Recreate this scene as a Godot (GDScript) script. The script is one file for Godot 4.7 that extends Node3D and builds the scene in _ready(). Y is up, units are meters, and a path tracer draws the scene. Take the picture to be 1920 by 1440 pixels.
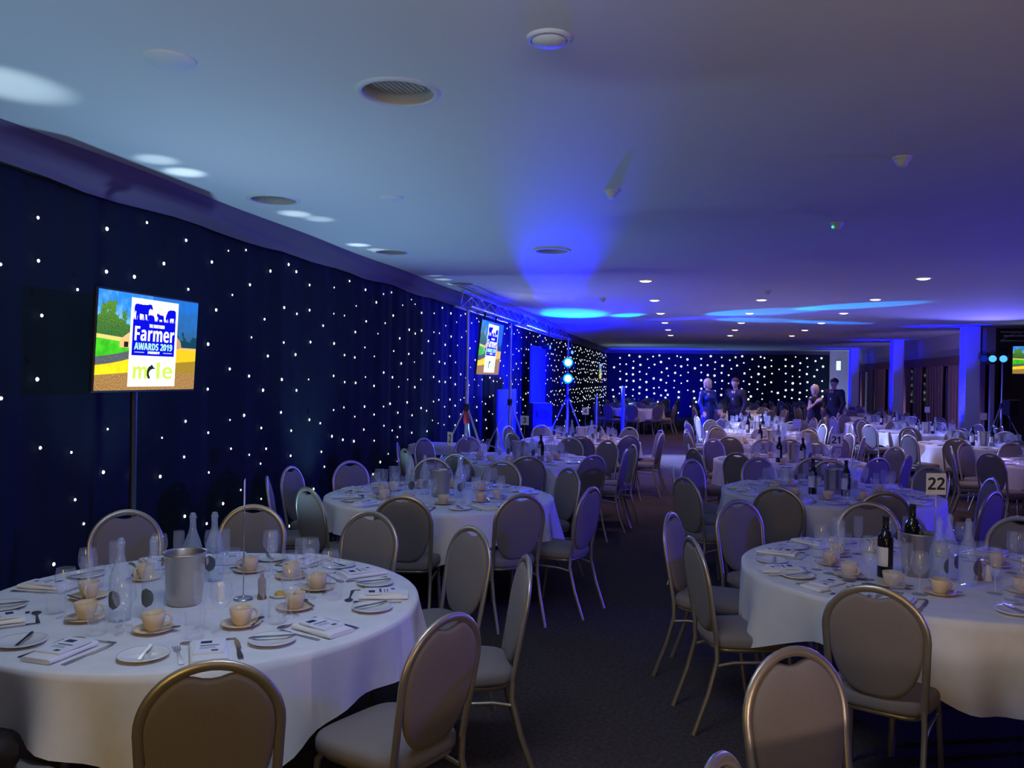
extends Node3D

const CEIL := 3.07
const TOP := 0.753
const VENTS := [Vector2(-1.39, -3.77), Vector2(-3.20, -5.94), Vector2(-3.24, -8.65), Vector2(-1.47, -8.75), Vector2(-3.30, -11.7)]
const ORD := ["first", "second", "third", "fourth", "fifth", "sixth", "seventh", "eighth", "ninth", "tenth", "eleventh", "twelfth"]
var M := {}
var used := {}
var S := {}
var rng := RandomNumberGenerator.new()
var bold: SystemFont
var chair_near: Node3D
var protos := {}


func _ready() -> void:
	rng.seed = 20191
	# ---------------------------------------------------------------- camera, air, exposure
	var cam := Camera3D.new()
	cam.name = "camera"
	cam.keep_aspect = Camera3D.KEEP_HEIGHT
	cam.fov = 49.56
	cam.near = 0.05
	cam.far = 200.0
	add_child(cam)
	cam.position = Vector3(0, 1.72, 0)
	cam.rotation_degrees = Vector3(-0.49, 12.15, 0.9)
	cam.current = true
	var we := WorldEnvironment.new()
	we.name = "world"
	var env := Environment.new()
	env.background_mode = Environment.BG_COLOR
	env.background_color = Color(0.004, 0.005, 0.010)
	env.tonemap_mode = Environment.TONE_MAPPER_LINEAR
	env.tonemap_exposure = 1.0
	env.sdfgi_enabled = true
	env.ssao_enabled = true
	env.ssil_enabled = true
	we.environment = env
	add_child(we)
	# ---------------------------------------------------------------- large lights (added warm fills behind the camera, added cool fill above)
	area("added_warm_fill", Vector3(-0.9, 1.95, 3.6), Vector3(-0.9, 0.7, -3.0), Vector2(1.6, 0.8), Color(1.0, 0.82, 0.27), 4.0)
	area("added_right_fill", Vector3(3.6, 2.2, 3.4), Vector3(1.5, 0.7, -4.0), Vector2(1.0, 0.6), Color(1.0, 0.85, 0.74), 0.8)
	area("added_top_fill", Vector3(-0.7, 3.02, -2.1), Vector3(-0.9, 0.0, -3.0), Vector2(1.2, 0.5), Color(0.78, 0.85, 1.0), 3.0)
	spot("stage_wash", Vector3(-2.88, 1.90, -20.25), Vector3(0.0, 0.75, -6.0), Color(0.40, 0.45, 1.0), 20.0, 40.0, 0.9, 0.08)
	spot("pillar_wash", Vector3(6.75, 2.26, -20.5), Vector3(2.0, 0.7, -9.0), Color(0.42, 0.40, 1.0), 42.0, 44.0, 0.9, 0.1)
	spot("middle_beam", Vector3(-2.84, 2.34, -20.66), Vector3(1.0, 0.2, -17.5), Color(0.54, 0.62, 1.0), 210.0, 22.0, 0.7, 0.06)
	spot("middle_beam", Vector3(-2.84, 2.34, -20.7), Vector3(0.8, 1.2, -20.9), Color(0.36, 0.36, 1.0), 60.0, 15.0, 0.7, 0.06)
	spot("added_blue_fill", Vector3(9.5, 2.3, -7.5), Vector3(0.0, 0.6, -8.5), Color(0.26, 0.20, 1.0), 46.0, 40.0, 0.9, 0.1)  # unseen blue lamp added to tint the middle tables
	spot("added_ceiling_fill", Vector3(3.2, 0.5, 1.2), Vector3(3.4, CEIL, -1.5), Color(1.0, 0.84, 0.90), 0.55, 66.0, 1.0, 0.1)  # unseen lamp added to lift the right-hand ceiling
	spot("added_alcove_fill", Vector3(9.0, 0.5, -11.0), Vector3(6.5, CEIL, -9.0), Color(0.52, 0.48, 1.0), 3.2, 62.0, 1.0, 0.1)  # unseen lamp added to turn the right-hand ceiling violet

	materials()
	shapes()
	room()
	ceiling_fittings()
	star_curtains()
	screens()
	stage()
	right_side()
	tables()
	people()
	small_things()


# ==================================================================== lights
func spot(called: String, at: Vector3, to: Vector3, color: Color, e: float, angle: float, blend := 0.5, size := 0.03, par: Node3D = self) -> SpotLight3D:
	var l := SpotLight3D.new()
	l.name = called
	l.light_color = color
	l.light_energy = e
	l.spot_angle = angle
	l.spot_angle_attenuation = blend
	l.spot_range = 60.0
	l.spot_attenuation = 2.0
	l.light_size = size
	l.shadow_enabled = true
	par.add_child(l, true)
	var up := Vector3.UP if absf((to - at).normalized().y) < 0.99 else Vector3.RIGHT
	l.look_at_from_position(at, to, up)
	return l


func omni(called: String, at: Vector3, color: Color, e: float, size := 0.05, par: Node3D = self) -> OmniLight3D:
	var l := OmniLight3D.new()
	l.name = called
	l.light_color = color
	l.light_energy = e
	l.omni_range = 60.0
	l.omni_attenuation = 2.0
	l.light_size = size
	l.shadow_enabled = true
	par.add_child(l, true)
	l.global_position = at
	return l


func area(called: String, at: Vector3, to: Vector3, size: Vector2, color: Color, e: float, par: Node3D = self) -> void:
	var l := AreaLight3D.new()
	l.name = called
	l.light_color = color
	l.light_energy = e
	l.area_size = size
	l.area_normalize_energy = true
	l.shadow_enabled = true
	par.add_child(l, true)
	l.look_at_from_position(at, to, Vector3.UP)


# ==================================================================== naming and tagging
func named(n: String) -> String:
	if not used.has(n):
		used[n] = 0
		return n
	used[n] += 1
	return "%s_%03d" % [n, used[n]]


func tag(o: Node, label: String, category: String, group := "", kind := "") -> void:
	o.set_meta("label", label)
	o.set_meta("category", category)
	if group != "":
		o.set_meta("group", group)
	if kind != "":
		o.set_meta("kind", kind)


func thing(called: String, label: String, category: String, at := Vector3.ZERO, turn := 0.0, group := "", kind := "") -> Node3D:
	var o := Node3D.new()
	o.name = named(called)
	add_child(o)
	o.position = at
	o.rotation.y = turn
	tag(o, label, category, group, kind)
	return o


func solo(called: String, mesh: Mesh, mat: Material, label: String, category: String, at := Vector3.ZERO, turn := 0.0, group := "", kind := "") -> MeshInstance3D:
	var o := MeshInstance3D.new()
	o.name = named(called)
	o.mesh = mesh
	if mat:
		o.material_override = mat
	add_child(o)
	o.position = at
	o.rotation.y = turn
	tag(o, label, category, group, kind)
	return o


func part(par: Node3D, called: String, mesh: Mesh, mat: Material, at := Vector3.ZERO, b := Basis()) -> MeshInstance3D:
	var o := MeshInstance3D.new()
	o.name = called
	o.mesh = mesh
	if mat:
		o.material_override = mat
	par.add_child(o, true)
	o.transform = Transform3D(b, at)
	return o


func place(proto: Node3D, label: String, at: Vector3, turn: float, group := "") -> Node3D:
	# the first call uses the prototype itself; later calls add a copy
	var o: Node3D = proto
	if proto.has_meta("placed"):
		o = proto.duplicate()
		o.remove_meta("placed")
		o.name = named(str(proto.get_meta("base")))
		add_child(o)
	else:
		proto.set_meta("placed", true)
	o.position = at
	o.rotation.y = turn
	tag(o, label, str(proto.get_meta("category")), group)
	return o


func proto(called: String, category: String) -> Node3D:
	var o := thing(called, "", category)
	o.set_meta("base", called)
	protos[called] = o
	return o


func proto_mesh(called: String, category: String, mesh: Mesh, mat: Material) -> Node3D:
	var o := solo(called, mesh, mat, "", category)
	o.set_meta("base", called)
	protos[called] = o
	return o


# ==================================================================== materials
func mat(color: Color, rough := 0.7, metal := 0.0, spec := 0.5) -> StandardMaterial3D:
	var m := StandardMaterial3D.new()
	m.albedo_color = color.linear_to_srgb()
	m.roughness = rough
	m.metallic = metal
	m.metallic_specular = spec
	return m


func glow(color: Color, e: float) -> StandardMaterial3D:
	var m := mat(Color(0.02, 0.02, 0.02), 0.5)
	m.emission_enabled = true
	m.emission = color.linear_to_srgb()
	m.emission_energy_multiplier = e
	return m


func glass(color: Color, alpha: float) -> StandardMaterial3D:
	var m := StandardMaterial3D.new()
	var c := color.linear_to_srgb()
	c.a = alpha
	m.albedo_color = c
	m.transparency = BaseMaterial3D.TRANSPARENCY_ALPHA
	m.roughness = 0.04
	return m


func noise_tex(freq: float, lo: Color, hi: Color, size := 256, octaves := 3, sd := 1) -> NoiseTexture2D:
	var n := FastNoiseLite.new()
	n.seed = sd
	n.frequency = freq
	n.fractal_octaves = octaves
	var g := Gradient.new()
	g.set_color(0, lo)
	g.set_color(1, hi)
	var t := NoiseTexture2D.new()
	t.width = size
	t.height = size
	t.seamless = true
	t.noise = n
	t.color_ramp = g
	return t


func triplanar(m: StandardMaterial3D, scale: float, world := true) -> void:
	m.uv1_triplanar = true
	m.uv1_world_triplanar = world
	m.uv1_scale = Vector3.ONE * scale


func materials() -> void:
	var weave := noise_tex(0.22, Color(0.80, 0.80, 0.80), Color(1, 1, 1), 128, 2, 5)
	M.ceiling = mat(Color(0.70, 0.70, 0.70), 0.92, 0.0, 0.2)
	M.wall = mat(Color(0.55, 0.54, 0.52), 0.9)
	M.darkwall = mat(Color(0.085, 0.062, 0.055), 0.85)
	var carpet := mat(Color(1, 1, 1), 1.0, 0.0, 0.1)
	carpet.albedo_texture = noise_tex(0.09, Color(0.26, 0.235, 0.225), Color(0.35, 0.315, 0.30), 256, 4, 3)
	triplanar(carpet, 1.4)
	M.carpet = carpet
	M.curtain = mat(Color(0.016, 0.023, 0.036), 0.95, 0.0, 0.15)
	M.pelmet = mat(Color(0.14, 0.11, 0.17), 0.9, 0.0, 0.2)
	M.fabric = mat(Color(0.285, 0.25, 0.235), 0.95, 0.0, 0.15)
	M.fabric.albedo_texture = weave
	M.fabric.rim_enabled = true
	M.fabric.rim = 0.25
	triplanar(M.fabric, 9.0, false)
	M.frame = mat(Color(0.50, 0.44, 0.34), 0.36, 0.75)
	M.foot = mat(Color(0.02, 0.02, 0.02), 0.7)
	M.cloth = mat(Color(0.80, 0.79, 0.78), 0.9, 0.0, 0.2)
	M.cloth.albedo_texture = noise_tex(0.05, Color(0.95, 0.95, 0.95), Color(1, 1, 1), 128, 3, 9)
	triplanar(M.cloth, 1.2, false)
	M.wood = mat(Color(0.20, 0.13, 0.08), 0.6)
	M.black = mat(Color(0.012, 0.012, 0.013), 0.55)
	M.blackmetal = mat(Color(0.03, 0.03, 0.035), 0.4, 0.6)
	M.truss = mat(Color(0.55, 0.56, 0.60), 0.35, 0.85)
	M.steel = mat(Color(0.55, 0.55, 0.57), 0.22, 0.95)
	M.cutlery = mat(Color(0.42, 0.42, 0.45), 0.20, 0.95)
	M.bucket = mat(Color(0.52, 0.47, 0.42), 0.34, 0.9)
	M.cup = mat(Color(0.72, 0.56, 0.36), 0.35)
	M.china = mat(Color(0.78, 0.77, 0.74), 0.2)
	M.napkin = mat(Color(0.80, 0.79, 0.79), 0.95, 0.0, 0.2)
	M.paper = mat(Color(0.78, 0.77, 0.76), 0.8)
	M.ink = mat(Color(0.03, 0.03, 0.04), 0.8)
	M.glass = glass(Color(0.72, 0.82, 0.98), 0.11)
	M.bottle = glass(Color(0.55, 0.70, 0.88), 0.24)
	M.acrylic = glass(Color(0.8, 0.85, 0.95), 0.14)
	M.wine = mat(Color(0.006, 0.007, 0.006), 0.10)
	M.label_dark = mat(Color(0.10, 0.115, 0.13), 0.7)
	M.label_white = mat(Color(0.75, 0.72, 0.68), 0.7)
	M.white = mat(Color(0.72, 0.72, 0.73), 0.5)
	M.fitting = mat(Color(0.62, 0.62, 0.63), 0.6)
	M.fin = mat(Color(0.66, 0.66, 0.64), 0.5)
	M.dark = mat(Color(0.02, 0.022, 0.025), 0.8)
	M.red = mat(Color(0.55, 0.03, 0.03), 0.6)
	M.star = glow(Color(0.92, 0.96, 1.0), 2.6)
	M.starglow = glow(Color(0.10, 0.22, 0.95), 1.3)
	M.lamp = glow(Color(1.0, 0.90, 0.80), 6.0)
	M.cyanlamp = glow(Color(0.75, 0.98, 1.0), 2.5)
	M.cyanring = glow(Color(0.0, 0.55, 1.0), 1.0)
	M.dimblue = glow(Color(0.0, 0.01, 0.30), 1.0)
	M.bluewhite = glow(Color(0.06, 0.35, 1.0), 1.8)
	M.bluelamp = glow(Color(0.05, 0.22, 1.0), 3.0)
	M.coollamp = glow(Color(0.65, 0.82, 1.0), 2.0)
	M.green = glow(Color(0.05, 1.0, 0.45), 1.5)
	M.exitlamp = glow(Color(0.70, 1.0, 0.78), 1.2)
	M.brownfab = mat(Color(0.26, 0.15, 0.10), 0.95, 0.0, 0.1)
	M.panel = mat(Color(0.10, 0.13, 0.75), 0.85, 0.0, 0.2)  # blue stage light put into the colour of panels and post
	M.pillar = mat(Color(0.62, 0.61, 0.62), 0.85, 0.0, 0.2)
	M.skin = mat(Color(0.52, 0.33, 0.25), 0.6)
	M.blonde = mat(Color(0.55, 0.44, 0.28), 0.7)
	M.darkhair = mat(Color(0.03, 0.022, 0.018), 0.6)
	M.suit = mat(Color(0.018, 0.018, 0.024), 0.85)
	M.shirt = mat(Color(0.55, 0.50, 0.55), 0.8)
	M.bluedress = mat(Color(0.03, 0.05, 0.30), 0.28, 0.5)
	M.pane = mat(Color(0.015, 0.02, 0.05), 0.08)
	M.lemon = mat(Color(0.62, 0.42, 0.06), 0.5)
	M.bag = mat(Color(0.10, 0.06, 0.045), 0.5)
	M.bag.albedo_texture = noise_tex(0.05, Color(0.25, 0.16, 0.10), Color(1.0, 0.85, 0.7), 128, 3, 21)
	M.brass = mat(Color(0.75, 0.52, 0.22), 0.25, 0.9)
	bold = SystemFont.new()
	bold.font_names = PackedStringArray(["Droid Sans"])
	bold.font_weight = 700


# ==================================================================== mesh tools
func quad(st: SurfaceTool, a: Vector3, b: Vector3, c: Vector3, d: Vector3, flip := false) -> void:
	# a, b up one row, c, d: clockwise order is a d c b
	if flip:
		for p in [a, b, c, a, c, d]:
			st.add_vertex(p)
	else:
		for p in [a, d, c, a, c, b]:
			st.add_vertex(p)


func loft(rings: Array, closed := true, cap0 := false, cap1 := false, flip := false, flat := false) -> ArrayMesh:
	var st := SurfaceTool.new()
	st.begin(Mesh.PRIMITIVE_TRIANGLES)
	st.set_smooth_group(0xFFFFFFFF if flat else 0)
	var n: int = rings[0].size()
	for i in rings.size() - 1:
		for j in (n if closed else n - 1):
			var k := (j + 1) % n
			quad(st, rings[i][j], rings[i + 1][j], rings[i + 1][k], rings[i][k], flip)
	for e in 2:
		if not (cap0 if e == 0 else cap1):
			continue
		st.set_smooth_group(1 + e)
		var r = rings[0] if e == 0 else rings[-1]
		var c := Vector3.ZERO
		for p in r:
			c += p
		c /= n
		for j in n:
			var tri := [c, r[j], r[(j + 1) % n]]
			if (e == 0) == flip:
				tri = [c, r[(j + 1) % n], r[j]]
			# seen from the open end
			if e == 0:
				for p in [tri[0], tri[2], tri[1]]:
					st.add_vertex(p)
			else:
				for p in ([tri[0], tri[1], tri[2]] if not flip else [tri[0], tri[1], tri[2]]):
					st.add_vertex(p)
	st.index()
	st.generate_normals()
	return st.commit()


func lathe(profile: Array, n := 20, cap0 := false, cap1 := false) -> ArrayMesh:
	var rings := []
	for q in profile:
		var ring := PackedVector3Array()
		for j in n:
			var a := TAU * j / n
			ring.append(Vector3(q[0] * cos(a), q[1], q[0] * sin(a)))
		rings.append(ring)
	return loft(rings, true, cap0, cap1)


func tube(path: Array, rx: float, ry := -1.0, n := 8, up := Vector3.UP, closed := false) -> ArrayMesh:
	if ry < 0:
		ry = rx
	var rings := []
	var m := path.size()
	for i in m:
		var t: Vector3
		if closed:
			t = path[(i + 1) % m] - path[(i + m - 1) % m]
		else:
			t = path[mini(i + 1, m - 1)] - path[maxi(i - 1, 0)]
		t = t.normalized()
		var u := up
		if absf(u.dot(t)) > 0.97:
			u = Vector3(1, 0, 0.02).normalized()
			if absf(u.dot(t)) > 0.97:
				u = Vector3(0, 0, 1)
		var side := u.cross(t).normalized()
		var nr := t.cross(side)
		var ring := PackedVector3Array()
		for j in n:
			var a := TAU * j / n
			ring.append(path[i] + side * cos(a) * rx + nr * sin(a) * ry)
		rings.append(ring)
	if closed:
		rings.append(rings[0])
	return loft(rings, true, not closed, not closed, true)


func prism(outline: Array, y0: float, y1: float, bevel := 0.0, flat := false) -> ArrayMesh:
	# outline in x, z; stands from y0 to y1
	var pts := PackedVector2Array(outline)
	var s := 0.0
	for i in pts.size():
		var q := pts[(i + 1) % pts.size()]
		s += pts[i].x * q.y - q.x * pts[i].y
	if s < 0:
		pts.reverse()
	var inner := PackedVector2Array()
	var n := pts.size()
	for i in n:
		var d0 := (pts[i] - pts[(i + n - 1) % n]).normalized()
		var d1 := (pts[(i + 1) % n] - pts[i]).normalized()
		var nn := (Vector2(-d0.y, d0.x) + Vector2(-d1.y, d1.x)).normalized()
		inner.append(pts[i] + nn * bevel)
	var rings := []
	if bevel > 0:
		for q in [[inner, y0], [pts, y0 + bevel], [pts, y1 - bevel], [inner, y1]]:
			rings.append(ring_at(q[0], q[1]))
	else:
		rings = [ring_at(pts, y0), ring_at(pts, y1)]
	return loft(rings, true, true, true, false, flat)


func ring_at(pts: PackedVector2Array, y: float) -> PackedVector3Array:
	var r := PackedVector3Array()
	for p in pts:
		r.append(Vector3(p.x, y, p.y))
	return r


func box(size: Vector3, bevel := 0.004) -> ArrayMesh:
	# centred, with chamfered edges
	var key := "box %s %s" % [size, bevel]
	if S.has(key):
		return S[key]
	var x := size.x / 2
	var z := size.z / 2
	var b := minf(bevel, minf(x, z) * 0.45)
	var o := [Vector2(x - b, -z), Vector2(x, -z + b), Vector2(x, z - b), Vector2(x - b, z), Vector2(-x + b, z), Vector2(-x, z - b), Vector2(-x, -z + b), Vector2(-x + b, -z)]
	S[key] = prism(o, -size.y / 2, size.y / 2, minf(b, size.y * 0.4), true)
	return S[key]


func extrude(poly: Array, h: float) -> ArrayMesh:
	# any simple outline in x, z, lying flat with thickness h
	var pts := PackedVector2Array(poly)
	if Geometry2D.is_polygon_clockwise(pts):
		pts.reverse()
	var st := SurfaceTool.new()
	st.begin(Mesh.PRIMITIVE_TRIANGLES)
	st.set_smooth_group(0xFFFFFFFF)
	var idx := Geometry2D.triangulate_polygon(pts)
	for i in range(0, idx.size(), 3):
		var a := pts[idx[i]]
		var b := pts[idx[i + 1]]
		var c := pts[idx[i + 2]]
		if (b - a).cross(c - a) < 0:
			var t := b
			b = c
			c = t
		for p in [a, b, c]:
			st.add_vertex(Vector3(p.x, h, p.y))
		for p in [a, c, b]:
			st.add_vertex(Vector3(p.x, 0, p.y))
	for i in pts.size():
		var p := pts[i]
		var q := pts[(i + 1) % pts.size()]
		quad(st, Vector3(p.x, 0, p.y), Vector3(p.x, h, p.y), Vector3(q.x, h, q.y), Vector3(q.x, 0, q.y))
	st.index()
	st.generate_normals()
	return st.commit()


func join(list: Array) -> ArrayMesh:
	var st := SurfaceTool.new()
	st.begin(Mesh.PRIMITIVE_TRIANGLES)
	for q in list:
		st.append_from(q[0], 0, q[1] if q.size() > 1 else Transform3D())
	return st.commit()


func words(text: String, height: float, depth := 0.002, font: Font = null) -> TextMesh:
	var t := TextMesh.new()
	t.text = text
	t.font = font if font else bold
	t.font_size = 64
	t.pixel_size = height / 46.0
	t.depth = depth
	t.curve_step = 2.0
	return t


func arc(r: float, n: int, a0 := 0.0, a1 := TAU, rz := -1.0) -> Array:
	var o := []
	for i in n:
		var a := a0 + (a1 - a0) * i / (n if is_equal_approx(a1 - a0, TAU) else n - 1)
		o.append(Vector2(r * cos(a), (rz if rz > 0 else r) * sin(a)))
	return o


func cyl_patch(r: float, w: float, h: float, oval: bool, face := 0.0) -> ArrayMesh:
	# a label curved round an upright cylinder, centre at height 0, facing +z turned by face
	var rings := []
	for i in 9:
		var v := -1.0 + 2.0 * i / 8.0
		var half := w * (sqrt(maxf(0.0, 1.0 - v * v)) if oval else 1.0)
		var ring := PackedVector3Array()
		for j in 11:
			var a := face + half / r * (-0.5 + j / 10.0)
			ring.append(Vector3(r * sin(a), v * h / 2, r * cos(a)))
		rings.append(ring)
	return loft(rings, false, false, false, true)


# ==================================================================== shapes shared by many things
func zb(v: float) -> float:
	return 0.185 + (v - 0.44) * 0.17


func shapes() -> void:
	chair_shapes()
	tableware()


func chair_shapes() -> void:
	# seat: rounded trapezoid cushion
	var out := PackedVector2Array()
	for i in 36:
		var a := TAU * i / 36
		var x := signf(cos(a)) * pow(absf(cos(a)), 0.45)
		var z := signf(sin(a)) * pow(absf(sin(a)), 0.45)
		out.append(Vector2(x * (0.212 - 0.02 * z), z * 0.205 - 0.005))
	var rings := []
	for q in [[0.93, 0.412], [0.99, 0.418], [1.0, 0.432], [1.0, 0.452], [0.97, 0.468], [0.90, 0.477], [0.5, 0.486], [0.02, 0.488]]:
		var r := PackedVector3Array()
		for p in out:
			r.append(Vector3(p.x * q[0], q[1], p.y * q[0]))
		rings.append(r)
	S.seat = loft(rings, true, true, true)
	# back pad
	out = PackedVector2Array()
	for i in 48:
		var a := TAU * i / 48
		var x := 0.187 * cos(a)
		var v := 0.73 + 0.172 * sin(a)
		if sin(a) < 0:
			x = 0.187 * signf(cos(a)) * pow(absf(cos(a)), 0.72)
			v = 0.73 + 0.265 * signf(sin(a)) * pow(absf(sin(a)), 0.95)
		elif absf(x) < 0.062:
			v -= 0.026 * (1.0 - pow(x / 0.062, 2.0))
		out.append(Vector2(x, v))
	rings = []
	for q in [[0.02, -0.027], [0.55, -0.026], [0.90, -0.018], [0.975, -0.010], [1.0, 0.0], [0.975, 0.010], [0.90, 0.014], [0.5, 0.016], [0.02, 0.017]]:
		var r := PackedVector3Array()
		for p in out:
			var v: float = 0.70 + (p.y - 0.70) * q[0]
			r.append(Vector3(p.x * q[0], v, zb(v) + q[1]))
		rings.append(r)
	S.pad = loft(rings, true, true, true, true)
	# hoop
	var path := []
	for q in [[0.185, 0.44], [0.189, 0.52], [0.195, 0.62]]:
		path.append(Vector3(q[0], q[1], zb(q[1])))
	for i in 23:
		var a := PI * i / 22
		var v := 0.73 + 0.184 * sin(a)
		path.append(Vector3(0.2 * cos(a), v, zb(v)))
	for q in [[0.195, 0.62], [0.189, 0.52], [0.185, 0.44]]:
		path.append(Vector3(-q[0], q[1], zb(q[1])))
	S.hoop = tube(path, 0.016, 0.011, 10, Vector3(0, 0.17, -1).normalized())
	S.rear_leg = tube([Vector3(0.185, 0.45, zb(0.45)), Vector3(0.187, 0.36, 0.182), Vector3(0.190, 0.20, 0.222), Vector3(0.194, 0.0, 0.295)], 0.0125, 0.0125, 8, Vector3.RIGHT)
	S.front_leg = tube([Vector3(0.176, 0.415, -0.150), Vector3(0.184, 0.38, -0.178), Vector3(0.188, 0.30, -0.186), Vector3(0.198, 0.0, -0.232)], 0.0125, 0.0125, 8, Vector3.RIGHT)
	S.brace = tube([Vector3(0.187, 0.33, -0.184), Vector3(0.186, 0.345, -0.10), Vector3(0.186, 0.345, 0.10), Vector3(0.188, 0.33, 0.189)], 0.009, 0.009, 6, Vector3.RIGHT)
	var loop := []
	for i in 24:
		var a := TAU * i / 24
		var z := signf(sin(a)) * pow(absf(sin(a)), 0.4)
		loop.append(Vector3(signf(cos(a)) * pow(absf(cos(a)), 0.4) * (0.182 - 0.012 * z), 0.404, z * 0.178))
	S.seat_frame = tube(loop, 0.010, 0.012, 6, Vector3.UP, true)
	var flipx := Transform3D(Basis(Vector3(-1, 0, 0), Vector3(0, 1, 0), Vector3(0, 0, 1)), Vector3.ZERO)
	S.rear_leg_b = mirrored(S.rear_leg)
	S.front_leg_b = mirrored(S.front_leg)
	S.brace_b = mirrored(S.brace)
	for k in ["seat", "pad", "hoop", "seat_frame", "front_leg", "front_leg_b", "rear_leg", "rear_leg_b", "brace", "brace_b"]:
		S[k] = join([[S[k], Transform3D(Basis.from_scale(Vector3(0.94, 1, 1)), Vector3.ZERO)]])
	var c := proto("banquet_chair", "chair")
	part(c, "seat", S.seat, M.fabric)
	part(c, "backrest", S.pad, M.fabric)
	part(c, "back_frame", S.hoop, M.frame)
	part(c, "seat_frame", S.seat_frame, M.frame)
	part(c, "leg", S.front_leg, M.frame)
	part(c, "leg", S.front_leg_b, M.frame)
	part(c, "leg", S.rear_leg, M.frame)
	part(c, "leg", S.rear_leg_b, M.frame)
	part(c, "side_rail", S.brace, M.frame)
	part(c, "side_rail", S.brace_b, M.frame)
	# the same chair as one mesh of two materials, for the far end of the room
	var st := SurfaceTool.new()
	st.begin(Mesh.PRIMITIVE_TRIANGLES)
	for s in ["seat", "pad"]:
		st.append_from(S[s], 0, Transform3D())
	st.set_material(M.fabric)
	var am := st.commit()
	st = SurfaceTool.new()
	st.begin(Mesh.PRIMITIVE_TRIANGLES)
	for s in ["hoop", "seat_frame", "front_leg", "front_leg_b", "rear_leg", "rear_leg_b", "brace", "brace_b"]:
		st.append_from(S[s], 0, Transform3D())
	st.set_material(M.frame)
	st.commit(am)
	S.far_chair = am


func mirrored(m: ArrayMesh) -> ArrayMesh:
	var a := m.surface_get_arrays(0)
	var v: PackedVector3Array = a[Mesh.ARRAY_VERTEX]
	var nn: PackedVector3Array = a[Mesh.ARRAY_NORMAL]
	for i in v.size():
		v[i].x = -v[i].x
		nn[i].x = -nn[i].x
	var ix: PackedInt32Array = a[Mesh.ARRAY_INDEX]
	for i in range(0, ix.size(), 3):
		var t := ix[i + 1]
		ix[i + 1] = ix[i + 2]
		ix[i + 2] = t
	var b := []
	b.resize(Mesh.ARRAY_MAX)
	b[Mesh.ARRAY_VERTEX] = v
	b[Mesh.ARRAY_NORMAL] = nn
	b[Mesh.ARRAY_INDEX] = ix
	var o := ArrayMesh.new()
	o.add_surface_from_arrays(Mesh.PRIMITIVE_TRIANGLES, b)
	return o


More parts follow.
